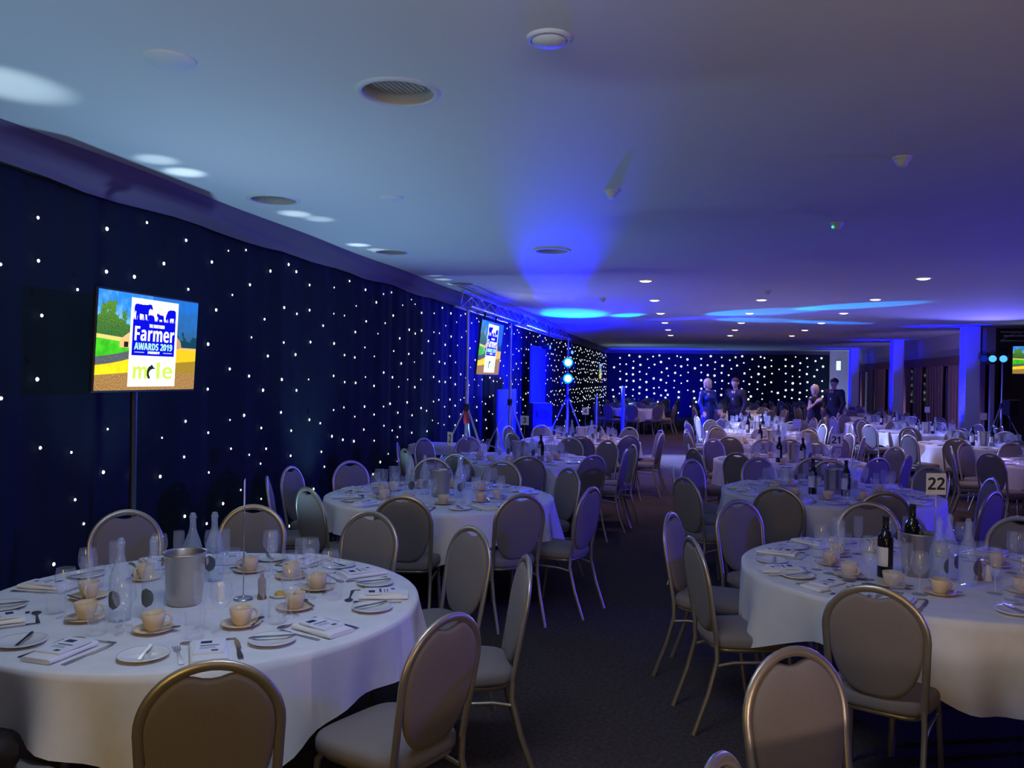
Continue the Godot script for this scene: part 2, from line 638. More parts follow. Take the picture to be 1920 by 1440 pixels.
func tableware() -> void:
	# cup, saucer, plate
	var p := proto("coffee_cup", "cup")
	part(p, "bowl", lathe([[0.0, 0.004], [0.022, 0.002], [0.025, 0.0], [0.026, 0.005], [0.034, 0.020], [0.040, 0.040], [0.043, 0.064], [0.0415, 0.065], [0.038, 0.042], [0.030, 0.018], [0.0, 0.010]], 22), M.cup)
	var hp := []
	for i in 9:
		var a := -PI * 0.55 + PI * 1.1 * i / 8
		hp.append(Vector3(0.036 + 0.026 * cos(a), 0.036 + 0.021 * sin(a), 0))
	part(p, "handle", tube(hp, 0.004, 0.006, 6, Vector3(0, 0, 1)), M.cup)
	proto_mesh("saucer", "saucer", lathe([[0.0, 0.0], [0.036, 0.0], [0.040, 0.003], [0.072, 0.013], [0.075, 0.015], [0.073, 0.017], [0.040, 0.007], [0.0, 0.006]], 26), M.cup)
	proto_mesh("side_plate", "plate", lathe([[0.0, 0.0], [0.050, 0.0], [0.054, 0.003], [0.078, 0.012], [0.084, 0.014], [0.083, 0.017], [0.076, 0.016], [0.052, 0.007], [0.0, 0.006]], 30), M.china)
	# knives, forks, spoons
	proto_mesh("table_knife", "knife", extrude([Vector2(-0.009, 0.115), Vector2(0.009, 0.115), Vector2(0.010, 0.08), Vector2(0.006, 0.01), Vector2(0.011, 0.0), Vector2(0.011, -0.07), Vector2(0.006, -0.105), Vector2(-0.004, -0.118), Vector2(-0.007, -0.08), Vector2(-0.006, 0.01), Vector2(-0.010, 0.08)], 0.004), M.cutlery)
	var fk := [Vector2(-0.009, 0.10), Vector2(-0.006, 0.105), Vector2(0.006, 0.105), Vector2(0.009, 0.10), Vector2(0.005, 0.0), Vector2(0.004, -0.03), Vector2(0.012, -0.05)]
	for i in 4:
		var x := 0.012 - i * 0.0074
		fk.append(Vector2(x, -0.098))
		fk.append(Vector2(x - 0.0030, -0.098))
		if i < 3:
			fk.append(Vector2(x - 0.0032, -0.060))
			fk.append(Vector2(x - 0.0072, -0.060))
	fk.append_array([Vector2(-0.012, -0.05), Vector2(-0.004, -0.03), Vector2(-0.005, 0.0)])
	proto_mesh("table_fork", "fork", extrude(fk, 0.0035), M.cutlery)
	var sp := [Vector2(-0.008, 0.095), Vector2(0.0, 0.1), Vector2(0.008, 0.095), Vector2(0.004, 0.0), Vector2(0.004, -0.03)]
	for i in 13:
		var a := -0.2 + (PI + 0.4) * i / 12
		sp.append(Vector2(0.018 * cos(a), -0.062 - 0.030 * sin(a)))
	sp.append_array([Vector2(-0.004, -0.03), Vector2(-0.004, 0.0)])
	proto_mesh("dessert_spoon", "spoon", extrude(sp, 0.004), M.cutlery)
	proto_mesh("teaspoon", "spoon", extrude(sp.map(func(q): return q * 0.68), 0.003), M.cutlery)
	proto_mesh("butter_knife", "knife", extrude([Vector2(-0.006, 0.085), Vector2(0.006, 0.085), Vector2(0.005, 0.0), Vector2(0.009, -0.02), Vector2(0.009, -0.06), Vector2(0.0, -0.08), Vector2(-0.005, -0.07), Vector2(-0.004, 0.0)], 0.0035), M.cutlery)
	# napkin folded flat with a soft roll, and the menu booklet that lies on it
	var rings := []
	for i in 9:
		var z := -0.105 + 0.21 * i / 8
		var ring := PackedVector3Array()
		for j in 16:
			var a := TAU * j / 16
			ring.append(Vector3(0.062 * signf(cos(a)) * pow(absf(cos(a)), 0.4), 0.010 + (0.010 + 0.002 * sin(z * 40)) * signf(sin(a)) * pow(absf(sin(a)), 0.6), z))
		rings.append(ring)
	proto_mesh("folded_napkin", "napkin", loft(rings, true, true, true, true), M.napkin)
	var mn := proto("menu_booklet", "menu")
	part(mn, "pages", box(Vector3(0.100, 0.006, 0.146), 0.001), M.paper, Vector3(0, 0.003, 0))
	var im := Image.create(80, 118, false, Image.FORMAT_RGB8)
	im.fill(Color(0.90, 0.90, 0.92))
	im.fill_rect(Rect2i(14, 12, 30, 22), Color(0.16, 0.18, 0.30))
	im.fill_rect(Rect2i(14, 50, 50, 7), Color(0.2, 0.2, 0.3))
	im.fill_rect(Rect2i(14, 66, 40, 4), Color(0.45, 0.45, 0.5))
	im.fill_rect(Rect2i(14, 76, 44, 4), Color(0.45, 0.45, 0.5))
	im.fill_rect(Rect2i(46, 92, 18, 14), Color(0.25, 0.30, 0.22))
	var mm := mat(Color.WHITE, 0.7)
	mm.albedo_texture = ImageTexture.create_from_image(im)
	var pl := PlaneMesh.new()
	pl.size = Vector2(0.098, 0.144)
	part(mn, "printed_cover", pl, mm, Vector3(0, 0.0066, 0))
	# glasses
	var g := proto("wine_glass", "wine glass")
	part(g, "bowl", lathe([[0.004, 0.088], [0.018, 0.096], [0.033, 0.115], [0.040, 0.140], [0.039, 0.165], [0.033, 0.195]], 18), M.glass)
	part(g, "stem", lathe([[0.034, 0.0], [0.035, 0.002], [0.012, 0.006], [0.004, 0.012], [0.0035, 0.05], [0.004, 0.09]], 14, true), M.glass)
	g = proto("flute_glass", "flute")
	part(g, "bowl", lathe([[0.003, 0.078], [0.014, 0.090], [0.023, 0.120], [0.026, 0.160], [0.024, 0.215]], 16), M.glass)
	part(g, "stem", lathe([[0.031, 0.0], [0.032, 0.002], [0.010, 0.006], [0.0035, 0.012], [0.0035, 0.08]], 14, true), M.glass)
	proto_mesh("tumbler", "tumbler", lathe([[0.0, 0.0], [0.031, 0.0], [0.032, 0.004], [0.038, 0.098]], 18), M.glass)
	# bottles
	g = proto("water_bottle", "bottle")
	part(g, "flask", lathe([[0.0, 0.004], [0.036, 0.0], [0.041, 0.004], [0.042, 0.02], [0.042, 0.145], [0.040, 0.165], [0.032, 0.195], [0.021, 0.225], [0.015, 0.250], [0.0135, 0.290], [0.0165, 0.294], [0.0165, 0.304], [0.0125, 0.305]], 22), M.bottle)
	part(g, "oval_label", cyl_patch(0.0427, 0.058, 0.075, true, 0.35), M.label_dark, Vector3(0, 0.088, 0))
	part(g, "stopper", lathe([[0.011, 0.302], [0.013, 0.307], [0.013, 0.314], [0.008, 0.319], [0.0, 0.320]], 12), M.bottle)
	g = proto("wine_bottle", "bottle")
	part(g, "flask", lathe([[0.0, 0.006], [0.034, 0.0], [0.037, 0.004], [0.037, 0.185], [0.034, 0.202], [0.024, 0.222], [0.0165, 0.240], [0.0145, 0.262], [0.0145, 0.292]], 22), M.wine)
	part(g, "paper_label", cyl_patch(0.0374, 0.075, 0.095, false, -0.65), M.label_white, Vector3(0, 0.105, 0))
	part(g, "capsule", lathe([[0.0148, 0.255], [0.0152, 0.262], [0.0152, 0.293], [0.0165, 0.294], [0.0165, 0.303], [0.0, 0.304]], 16), M.black)
	g = proto("ice_bucket", "bucket")
	part(g, "pail", lathe([[0.0, 0.006], [0.062, 0.0], [0.068, 0.006], [0.074, 0.06], [0.080, 0.200], [0.086, 0.208], [0.088, 0.214], [0.085, 0.219], [0.079, 0.212], [0.072, 0.06], [0.064, 0.010], [0.0, 0.012]], 30), M.bucket)
	for s in [-1.0, 1.0]:
		var rg := []
		for i in 12:
			var a := TAU * i / 12
			rg.append(Vector3(s * 0.0885, 0.178 + 0.017 * cos(a), 0.017 * sin(a)))
		part(g, "ring_handle", tube(rg, 0.003, 0.003, 5, Vector3.RIGHT, true), M.bucket)
	proto_mesh("salt_shaker", "shaker", lathe([[0.0, 0.0], [0.018, 0.0], [0.020, 0.004], [0.016, 0.035], [0.017, 0.062], [0.014, 0.070], [0.010, 0.078], [0.0, 0.081]], 16), M.china)
	proto_mesh("pepper_mill", "pepper mill", lathe([[0.0, 0.0], [0.019, 0.0], [0.020, 0.006], [0.015, 0.03], [0.018, 0.055], [0.016, 0.085], [0.011, 0.092], [0.008, 0.098], [0.010, 0.106], [0.0, 0.112]], 16), M.wood)


# ==================================================================== room
func slab(called: String, size: Vector3, at: Vector3, m: Material, label: String, category: String) -> MeshInstance3D:
	var b := BoxMesh.new()
	b.size = size
	return solo(called, b, m, label, category, at, 0.0, "", "structure")


func room() -> void:
	slab("floor", Vector3(20.0, 0.2, 46.0), Vector3(5.0, -0.1, -17.0), M.carpet, "dark brown patterned carpet floor of the banqueting room", "floor")
	var cg := CSGCombiner3D.new()
	cg.name = "ceiling"
	tag(cg, "pale flat plaster ceiling washed by blue light", "ceiling", "", "structure")
	add_child(cg)
	var cb := CSGBox3D.new()
	cb.name = "plaster"
	cb.size = Vector3(20.0, 0.2, 46.0)
	cb.position = Vector3(5.0, CEIL + 0.1, -17.0)
	cb.material = M.ceiling
	cg.add_child(cb, true)
	for v in VENTS:
		var h := CSGCylinder3D.new()
		h.name = "vent_hole"
		h.radius = 0.178
		h.height = 0.2
		h.sides = 40
		h.operation = CSGShape3D.OPERATION_SUBTRACTION
		h.position = Vector3(v.x, CEIL, v.y)
		h.material = M.ceiling
		cg.add_child(h, true)
	slab("wall_left", Vector3(0.2, CEIL, 46.0), Vector3(-4.25, CEIL / 2, -17.0), M.wall, "long side wall hidden behind the starlit curtain", "wall")
	slab("wall_back", Vector3(12.0, CEIL, 0.2), Vector3(1.8, CEIL / 2, -39.4), M.wall, "end wall behind the far starlit curtain", "wall")
	slab("wall_front", Vector3(20.0, CEIL, 0.2), Vector3(5.0, CEIL / 2, 5.2), M.darkwall, "dark wall behind the viewer", "wall")
	slab("wall_far_right", Vector3(0.2, CEIL, 28.0), Vector3(13.4, CEIL / 2, -8.4), M.darkwall, "dark side wall of the alcove on the right", "wall")
	slab("wall_alcove", Vector3(6.8, CEIL, 0.2), Vector3(10.1, CEIL / 2, -22.2), M.darkwall, "dark brown wall closing the alcove beside the pillar", "wall")
	# added glowing panels for the made-up fill lights around the viewer
	for d in [[Vector3(-0.9, 1.95, 3.66), Vector3(-0.9, 0.7, -3.0), Vector2(1.6, 0.8), 1.4, "added warm fill light panel behind the viewer"], [Vector3(3.6, 2.2, 3.46), Vector3(1.5, 0.7, -4.0), Vector2(1.0, 0.6), 1.2, "smaller added warm fill panel behind the viewer"], [Vector3(-0.7, 3.05, -2.09), Vector3(-0.9, 0.0, -3.0), Vector2(1.2, 0.5), 0.6, "added fill light panel under the ceiling above the viewer"]]:
		var b := solo("added_fill_panel", box(Vector3(d[2].x, d[2].y, 0.04)), glow(Color(1.0, 0.74, 0.45), d[3]), d[4], "lamp")
		b.look_at_from_position(d[0], d[1], Vector3.UP)
	# draped fabric pelmet along the curtain: uneven swags under the ceiling edge
	var rings := []
	for i in 130:
		var z := 4.0 - 43.0 * i / 129.0
		var ring := PackedVector3Array()
		for j in 9:
			var t := j / 8.0
			var sag := 0.030 * absf(sin(z * 1.35)) + 0.012 * sin(z * 4.1)
			var x := -3.66 - 0.20 * t + 0.016 * sin(z * 2.3 + t * 5.0) + 0.010 * sin(t * 12.0 + z)
			ring.append(Vector3(x, CEIL - 0.002 - (0.20 - sag * 0.8) * pow(t, 0.9), z))
		rings.append(ring)
	solo("trim_1", loft(rings, false, false, false, false), M.pelmet, "mauve fabric pelmet draped between ceiling and starlit curtain", "pelmet", Vector3.ZERO, 0, "", "structure")
	# pale beam over the far curtain
	slab("trim_2", Vector3(10.2, 0.20, 0.34), Vector3(0.95, CEIL - 0.10, -39.0), M.pelmet, "dark fabric pelmet above the far starlit curtain", "pelmet")
	slab("wall_corner", Vector3(1.3, CEIL, 0.5), Vector3(6.60, CEIL / 2, -38.95), M.wall, "pale corner wall to the right of the far starlit curtain", "wall")


func ceiling_fittings() -> void:
	# recessed warm downlights in three rows
	var row_names := ["aisle-side row", "middle row", "window-side row"]
	for r in 3:
		var x: float = [-0.635, 1.12, 2.89][r]
		for k in 6:
			if r == 1 and k == 0:
				continue
			var z := -11.55 - 2.85 * k
			var n := k if r != 1 else k - 1
			var d := thing("downlight", "round warm recessed downlight, %s from the viewer in the %s" % [ORD[n], row_names[r]], "downlight", Vector3(x, CEIL, z), 0.0, "recessed ceiling downlights")
			part(d, "trim_ring", lathe([[0.082, -0.001], [0.084, -0.010], [0.105, -0.008], [0.110, -0.001]], 24), M.white)
			part(d, "lamp", lathe([[0.0, -0.022], [0.05, -0.020], [0.082, -0.006], [0.084, 0.0]], 20), M.lamp)
			spot("downlight_beam", Vector3(x, CEIL - 0.03, z), Vector3(x, 0, z), Color(1.0, 0.84, 0.78), 2.1, 62.0, 0.9, 0.07, d)
	# air diffusers: a ring and a dish of straight blades
	var vl := ["large round air diffuser with louvre blades nearest the viewer", "second round air diffuser, against the curtain pelmet", "third round air diffuser, against the curtain pelmet beyond the second", "round air diffuser in the blue light streak", "last round air diffuser, close to the truss end"]
	for n in VENTS.size():
		var v := thing("air_diffuser", vl[n], "air vent", Vector3(VENTS[n].x, CEIL, VENTS[n].y), deg_to_rad(-8.0), "round ceiling air diffusers")
		part(v, "rim", lathe([[0.172, 0.0], [0.172, -0.008], [0.180, -0.012], [0.198, -0.008], [0.206, 0.0]], 40), M.fitting)
		part(v, "recess_wall", lathe([[0.1745, 0.050], [0.1725, -0.004]], 40), M.fin)
		part(v, "dark_throat", lathe([[0.0, 0.090], [0.174, 0.090]], 30), M.dark)
		for i in 13:
			var x := -0.150 + 0.025 * i
			var half := sqrt(0.171 * 0.171 - x * x) - 0.003
			part(v, "louvre_blade", box(Vector3(0.0045, 0.038, half * 2.0), 0.0008), M.fin, Vector3(x, 0.066, 0), Basis(Vector3(0, 0, 1), -0.2))
	solo("cover_plate", lathe([[0.0, -0.012], [0.105, -0.012], [0.112, -0.006], [0.114, 0.0]], 32), M.ceiling, "flat white round cover plate near the ceiling's bright corner", "cover plate", Vector3(-2.23, CEIL, -3.21))
	solo("cover_plate", lathe([[0.0, -0.010], [0.085, -0.010], [0.092, -0.005], [0.094, 0.0]], 28), M.ceiling, "faint small round cover plate beyond the large diffuser", "cover plate", Vector3(-2.25, CEIL, -6.00))
	var sp := thing("ceiling_speaker", "round domed ceiling speaker above the aisle nearest the viewer", "speaker", Vector3(-0.575, CEIL, -3.27))
	part(sp, "rim", lathe([[0.070, -0.004], [0.074, -0.014], [0.086, -0.012], [0.092, 0.0]], 32), M.fitting)
	part(sp, "grille", lathe([[0.0, -0.034], [0.04, -0.030], [0.066, -0.018], [0.073, -0.006]], 28), M.fitting)
	var det := [[Vector3(-0.58, CEIL, -6.00), "small white smoke detector beside the blue streak", false], [Vector3(1.21, CEIL, -5.36), "white smoke detector highest on the right-hand ceiling", false], [Vector3(1.19, CEIL, -7.49), "smoke detector showing a green indicator light", true], [Vector3(1.10, CEIL, -12.98), "small dark detector in front of the middle downlights", false], [Vector3(-1.49, CEIL, -14.12), "flat dark detector beside the cyan pool of light", false]]
	for s in det:
		var d := thing("smoke_detector", s[1], "smoke detector", s[0], 0.0, "ceiling smoke detectors")
		part(d, "mounting_base", lathe([[0.0, -0.016], [0.050, -0.016], [0.055, -0.010], [0.056, 0.0]], 24), M.fitting)
		part(d, "sensor_head", lathe([[0.0, -0.058], [0.022, -0.057], [0.030, -0.046], [0.034, -0.034], [0.044, -0.026], [0.046, -0.016]], 22), M.fitting)
		if s[2]:
			part(d, "indicator_light", lathe([[0.0, -0.020], [0.009, -0.014], [0.010, 0.0]], 10), M.green, Vector3(-0.040, -0.030, 0.016))


# ==================================================================== the two star curtains
func panel_stars() -> Array:
	# one printed repeat of the star cloth, 3.67 m wide: [across, height]
	var o := []
	for row in [
		[0.02, 2.32, 1.91, 1.55, 2.74], [0.32, 2.38, 2.05, 2.64, 1.24, 1.66], [0.45, 0.50], [0.62, 2.24, 1.19, 0.88], [0.73, 2.86, 0.71], [0.92, 1.03, 1.32, 2.39, 1.70, 2.06, 2.68],
		[1.21, 1.63, 0.97, 1.94, 1.34, 2.39], [1.31, 2.80], [1.53, 2.22, 1.22, 2.53, 0.93, 1.62, 1.92], [1.83, 0.58, 1.33, 1.05, 2.37, 2.75, 1.69, 2.05], [2.15, 1.22, 0.47, 0.89, 1.95, 2.63, 1.58],
		[2.26, 2.24], [2.40, 0.60, 2.76], [2.48, 1.31, 2.39, 1.75, 1.06], [2.69, 1.34, 0.68, 2.81], [2.80, 0.98, 1.69, 2.04, 2.51], [3.03, 0.88, 2.22, 1.21, 1.56, 0.55], [3.13, 1.88, 2.68, 1.01],
		[3.41, 2.36, 1.34, 2.02, 1.66], [3.50, 2.79], [3.60, 0.20, 0.90, 1.15]]:
		for i in range(1, row.size()):
			o.append(Vector2(row[0] + 0.02 * sin(i * 2.7 + row[0] * 9.0), row[i]))
	return o


func star_curtains() -> void:
	var pats := panel_stars()
	for side in 2:
		var c: Node3D
		var len := 43.0 if side == 0 else 9.75
		if side == 0:
			c = thing("star_curtain", "long black curtain studded with white star lights along the side wall", "curtain", Vector3(-3.90, 0, 3.9), PI / 2)
		else:
			c = thing("star_curtain", "black curtain studded with white star lights across the far end wall", "curtain", Vector3(-3.85, 0, -38.8), 0)
		# local x runs along the curtain, +z faces the room
		var rings := []
		var n := int(len / 0.075)
		for i in n + 1:
			var x := len * i / n
			var ring := PackedVector3Array()
			for j in 8:
				var t := j / 7.0
				var f := 0.018 * sin(x * 7.3 + 0.8 * sin(x * 1.7)) * (0.5 + 0.5 * t) + 0.008 * sin(x * 19.0)
				ring.append(Vector3(x, 2.90 * (1.0 - t) + 0.012 * t, f - 0.012))
			rings.append(ring)
		part(c, "cloth", loft(rings, false, false, false, true), M.curtain)
		var list := []
		var reps := int(len / 3.67) + 2
		for k in reps:
			for s in pats:
				var x: float
				if side == 0:
					x = 7.70 + 3.9 + s.x + 3.67 * (k - 3)
				else:
					x = s.x + 3.67 * k - 0.3
				if x < 0.05 or x > len - 0.05 or s.y > 2.84:
					continue
				if side == 0 and x < 7.2:
					continue
				list.append(Vector2(x, s.y))
		list.sort_custom(func(a, b): return a.x < b.x)
		var rest := []
		for i in list.size():
			var s: Vector2 = list[i]
			var dist := 38.8 if side == 1 else maxf(4.5, s.x - 3.9)
			var u := fposmod(s.x * 7.13 + s.y * 3.71, 1.0)
			var r := (0.0085 + 0.0075 * u) * (0.74 + dist / 30.0)  # bulbs enlarged with distance, their bloom put into the size
			if side == 1:
				r = 0.026 + 0.024 * u
			var at := Vector3(s.x, s.y, 0.012)
			if (side == 0 and i < 298) or (side == 1 and i < 300):
				part(c, "star_light", star_mesh(), M.star, at, Basis.from_scale(Vector3(r, r, r * 0.6)))
			else:
				rest.append(Transform3D(Basis.from_scale(Vector3(r, r, r * 0.6)), at))
		if rest.size():
			var jj := []
			for t in rest:
				jj.append([star_mesh(), t])
			var o := part(c, "distant_star_lights", join(jj), M.star)
			o.set_meta("kind", "stuff")
	# tiny uplighters added along the curtain to make the ceiling wash and its patches
	var ups := [
		[-1.4, [Vector3(-3.2, CEIL, -3.35)], 4.8, "nearest the viewer"],
		[-4.85, [Vector3(-3.38, CEIL, -5.05), Vector3(-3.36, CEIL, -4.72)], 3.2, "between the first and second tables"],
		[-7.95, [Vector3(-3.42, CEIL, -8.15), Vector3(-3.34, CEIL, -8.5), Vector3(-3.30, CEIL, -6.5), Vector3(-3.2, CEIL, -6.75)], 2.8, "between the second and third tables"],
		[-11.86, [Vector3(-3.40, CEIL, -10.7), Vector3(-3.42, CEIL, -11.2), Vector3(-3.40, CEIL, -11.7)], 2.8, "behind the truss stand"]]
	for i in ups.size():
		var u = ups[i]
		var ux: float = [-3.64, -3.34, -3.64, -3.72][i]
		var o := thing("uplighter", "small added floor uplighter against the starlit curtain, %s" % u[3], "uplighter", Vector3(ux, 0, u[0]), 0.0, "added floor uplighters along the curtain")
		part(o, "can", lathe([[0.055, 0.0], [0.06, 0.004], [0.06, 0.14], [0.052, 0.15]], 18, true), M.black)
		part(o, "lens", lathe([[0.0, 0.148], [0.05, 0.143]], 16), M.coollamp)
		spot("wide_beam", Vector3(ux, 0.17, u[0]), Vector3(-2.65, CEIL, u[0] - 0.2), Color(0.60, 0.82, 1.0), [3.8, 4.0, 3.6, 1.5][i], 50.0, 1.0, 0.04, o)
		for k in u[1].size():
			spot("narrow_beam", Vector3(ux, 0.17, u[0]), u[1][k], Color(0.84, 0.95, 1.0), 9.0 if k % 2 == 0 else 5.0, u[2], 0.9, 0.03, o)


func star_mesh() -> ArrayMesh:
	if not S.has("star"):
		var rings := []
		for q in [[1.0, 0.0], [0.8, 0.6], [0.4, 0.92], [0.02, 1.0]]:
			var ring := PackedVector3Array()
			for j in 8:
				var a := TAU * j / 8
				ring.append(Vector3(q[0] * cos(a), q[0] * sin(a), q[1]))
			rings.append(ring)
		S.star = loft(rings, true, false, false, true)
	return S.star


# ==================================================================== screens
func blob(im: Image, pts: Array, c: Color) -> void:
	var w := im.get_width()
	var h := im.get_height()
	var poly := PackedVector2Array()
	var lo := Vector2(9, 9)
	var hi := Vector2(-9, -9)
	for p in pts:
		poly.append(p)
		lo = lo.min(p)
		hi = hi.max(p)
	for y in range(maxi(0, int(lo.y * h)), mini(h, int(hi.y * h) + 1)):
		for x in range(maxi(0, int(lo.x * w)), mini(w, int(hi.x * w) + 1)):
			if Geometry2D.is_point_in_polygon(Vector2((x + 0.5) / w, (y + 0.5) / h), poly):
				im.set_pixel(x, y, c)


func poly(s: String, at: Vector2, sc: Vector2) -> Array:
	var o := []
	for q in s.split(" "):
		var v := q.split(",")
		o.append(at + Vector2(float(v[0]), float(v[1])) * sc)
	return o


func farm_picture() -> ImageTexture:
	var w := 640
	var h := 360
	var im := Image.create(w, h, false, Image.FORMAT_RGB8)
	var n := FastNoiseLite.new()
	n.seed = 4
	n.frequency = 0.018
	var f := FastNoiseLite.new()
	f.seed = 8
	f.frequency = 0.12
	for y in h:
		for x in w:
			var u := float(x) / w
			var v := float(y) / h
			var a := n.get_noise_2d(x, y)
			var b := f.get_noise_2d(x, y)
			var c := Color(0.16, 0.50, 0.86).lerp(Color(0.45, 0.70, 0.92), clampf(v * 2.2 + a * 0.8, 0, 1))
			if u > 0.5:
				c = Color(0.12, 0.42, 0.80).lerp(Color(0.18, 0.36, 0.52), clampf(v * 1.9 + a * 0.5, 0, 1))
				if v > 0.40 + 0.10 * absf(u - 0.86) + a * 0.12:
					c = Color(0.07, 0.24, 0.32)
			elif v > 0.24 + a * 0.16 - 0.10 * sin(u * 14.0):
				c = Color(0.36, 0.55, 0.16).lerp(Color(0.18, 0.36, 0.20), clampf(0.5 + b + (v - 0.3) * 2.0, 0, 1))
			if u < 0.5:
				if v > 0.435 + u * 0.10:
					c = Color(0.86, 0.80, 0.45)
				if v > 0.475 + u * 0.12:
					c = Color(0.20, 0.68, 0.12).lerp(Color(0.30, 0.80, 0.14), clampf(0.5 + a, 0, 1))
				var wl := 0.66 - 0.40 * u * u - 0.12 * u
				if v > wl:
					c = Color(0.38, 0.40, 0.42) * (0.9 + 0.3 * b)
				if v > wl + 0.085:
					c = Color(0.93, 0.88, 0.10).lerp(Color(0.98, 0.80, 0.08), clampf(0.5 + a, 0, 1))
			else:
				if v > 0.53:
					c = Color(0.84, 0.70, 0.42)
				if v > 0.555:
					c = Color(0.90, 0.74, 0.10)
				if v > 0.70 - 0.10 * (u - 0.77):
					c = Color(0.56, 0.46, 0.14).lerp(Color(0.66, 0.52, 0.16), clampf(0.5 + b, 0, 1))
			if v > 0.845 - 0.10 * u + (0.06 if u > 0.5 else 0.0):
				c = Color(0.62, 0.47, 0.27) * (1.0 + 0.35 * b)
			im.set_pixel(x, y, c)
	# barn
	blob(im, [Vector2(0.205, 0.56), Vector2(0.205, 0.48), Vector2(0.29, 0.40), Vector2(0.40, 0.47), Vector2(0.40, 0.56)], Color(0.86, 0.72, 0.48))
	blob(im, [Vector2(0.245, 0.555), Vector2(0.245, 0.50), Vector2(0.285, 0.50), Vector2(0.285, 0.555)], Color(0.16, 0.09, 0.05))
	blob(im, [Vector2(0.77, 0.555), Vector2(0.77, 0.40), Vector2(0.82, 0.47), Vector2(0.83, 0.53)], Color(0.72, 0.55, 0.40))
	# white card, blue block, animals standing in tufts of grass
	blob(im, [Vector2(0.295, 0.04), Vector2(0.775, 0.04), Vector2(0.775, 0.965), Vector2(0.295, 0.965)], Color(0.99, 0.99, 0.98))
	var blue := Color(0.02, 0.03, 0.80)
	blob(im, [Vector2(0.318, 0.265), Vector2(0.752, 0.265), Vector2(0.752, 0.635), Vector2(0.318, 0.635)], blue)
	blob(im, poly("0,2 0.3,0.5 1.2,0.1 4,0.3 6.2,0.1 7.4,-0.3 8.2,0 8.8,1.6 8.4,2.2 7.6,1.6 6.9,2.4 6.8,4 6.9,7.4 6.3,7.4 6.0,4.4 5.2,4.5 5.6,7.4 4.9,7.4 4.4,4.6 2.6,4.4 2.5,7.4 1.9,7.4 1.7,5 1.3,7.4 0.8,7.4 0.9,3.6 0.6,3.2 0.2,4.8", Vector2(0.325, 0.095), Vector2(0.0205, 0.0235)), blue)
	blob(im, poly("0,1 1,0.2 3,0.4 3.8,1.2 3.8,3.4 0.4,3.4", Vector2(0.462, 0.195), Vector2(0.0165, 0.0225)), blue)
	blob(im, poly("0.2,0 0.8,0.9 1.2,0 1.6,1.0 4.2,1.2 4.6,2.4 4.3,4.4 3.6,4.4 3.4,3.2 1.8,3.2 1.6,4.4 1.0,4.4 0.9,2.4 0,1.6", Vector2(0.548, 0.165), Vector2(0.0165, 0.0235)), blue)
	blob(im, poly("0,4.4 0.4,2.6 1.2,0.8 2.4,0.2 4.8,0.1 5.6,0.7 5.8,3.0 5.6,6.0 4.8,6.0 4.6,3.8 2.6,4.0 2.4,6.0 1.6,6.0 1.2,4.2 0.8,5.4", Vector2(0.640, 0.118), Vector2(0.0192, 0.0245)), blue)
	for i in 26:
		var x := 0.322 + 0.0165 * i
		blob(im, [Vector2(x, 0.268), Vector2(x + 0.006, 0.232 + 0.016 * sin(i * 2.1)), Vector2(x + 0.012, 0.268)], blue)
	# rules beside the sponsor line
	for x in [0.345, 0.635]:
		blob(im, [Vector2(x, 0.598), Vector2(x + 0.095, 0.598), Vector2(x + 0.095, 0.606), Vector2(x, 0.606)], Color(0.75, 0.80, 1.0))
	# the curled mole that takes the place of the letter o
	blob(im, poly("5,0.6 4,0 3.2,0.8 2.0,1.2 0.8,2.4 0.2,4.2 0.3,6.2 1.2,7.8 2.6,8.6 3.2,7.4 2.4,6.4 2.0,5.0 2.6,3.8 3.6,3.0 5.0,2.6 6.6,2.6 7.4,2.0 6.0,1.8 5.4,1.2", Vector2(0.475, 0.728), Vector2(0.0118, 0.0185)), Color(0.09, 0.15, 0.08))
	return ImageTexture.create_from_image(im)


func television(label: String, at: Vector3, turn: float, tilt: float, w: float, tex: Texture2D, e: float, ratio := 0.5625) -> Node3D:
	var h := w * ratio
	var t := thing("television", label, "television", at, turn)
	var b := Basis(Vector3(1, 0, 0), tilt)
	part(t, "bezel", box(Vector3(w + 0.022, h + 0.022, 0.028), 0.004), M.black, b * Vector3(0, 0, -0.015), b)
	var q := QuadMesh.new()
	q.size = Vector2(w, h)
	var m := mat(Color(0.01, 0.01, 0.01), 0.7, 0.0, 0.05)
	m.emission_enabled = true
	m.emission_texture = tex
	m.emission = Color.BLACK
	m.emission_energy_multiplier = e
	var s := part(t, "screen", q, m, b * Vector3(0, 0, 0.002), b)
	var white := glow(Color(1, 1, 1), e)
	var mint := glow(Color(0.42, 1.0, 0.55), e)
	var lime := glow(Color(0.52, 0.78, 0.03), e)
	for d in [["THE NORTHERN", 0.555, 0.318, 0.036, white, 0.155], ["Farmer", 0.535, 0.408, 0.150, white, 0.40], ["AWARDS 2019", 0.535, 0.540, 0.072, mint, 0.385], ["SPONSORED BY", 0.535, 0.602, 0.026, white, 0.12], ["m", 0.408, 0.800, 0.165, lime, 0.135], ["le", 0.655, 0.800, 0.165, lime, 0.175]]:
		var tm := words(d[0], d[3] * h, 0.0015)
		var bw: float = tm.get_aabb().size.x
		var sx: float = clampf(d[5] * w / maxf(bw, 0.001), 0.5, 1.6)
		part(s, "lettering", tm, d[4], Vector3((d[1] - 0.5) * w, (0.5 - d[2]) * h, 0.0012), Basis.from_scale(Vector3(sx, 1, 1)))
	area("screen_light", at + Basis(Vector3.UP, turn) * (b * Vector3(0, 0, 0.03)), at + Basis(Vector3.UP, turn) * (b * Vector3(0, 0, 1.0)), Vector2(w, h) * 0.96, Color(0.85, 0.92, 1.0), 0.42 * w * h, t)
	return t


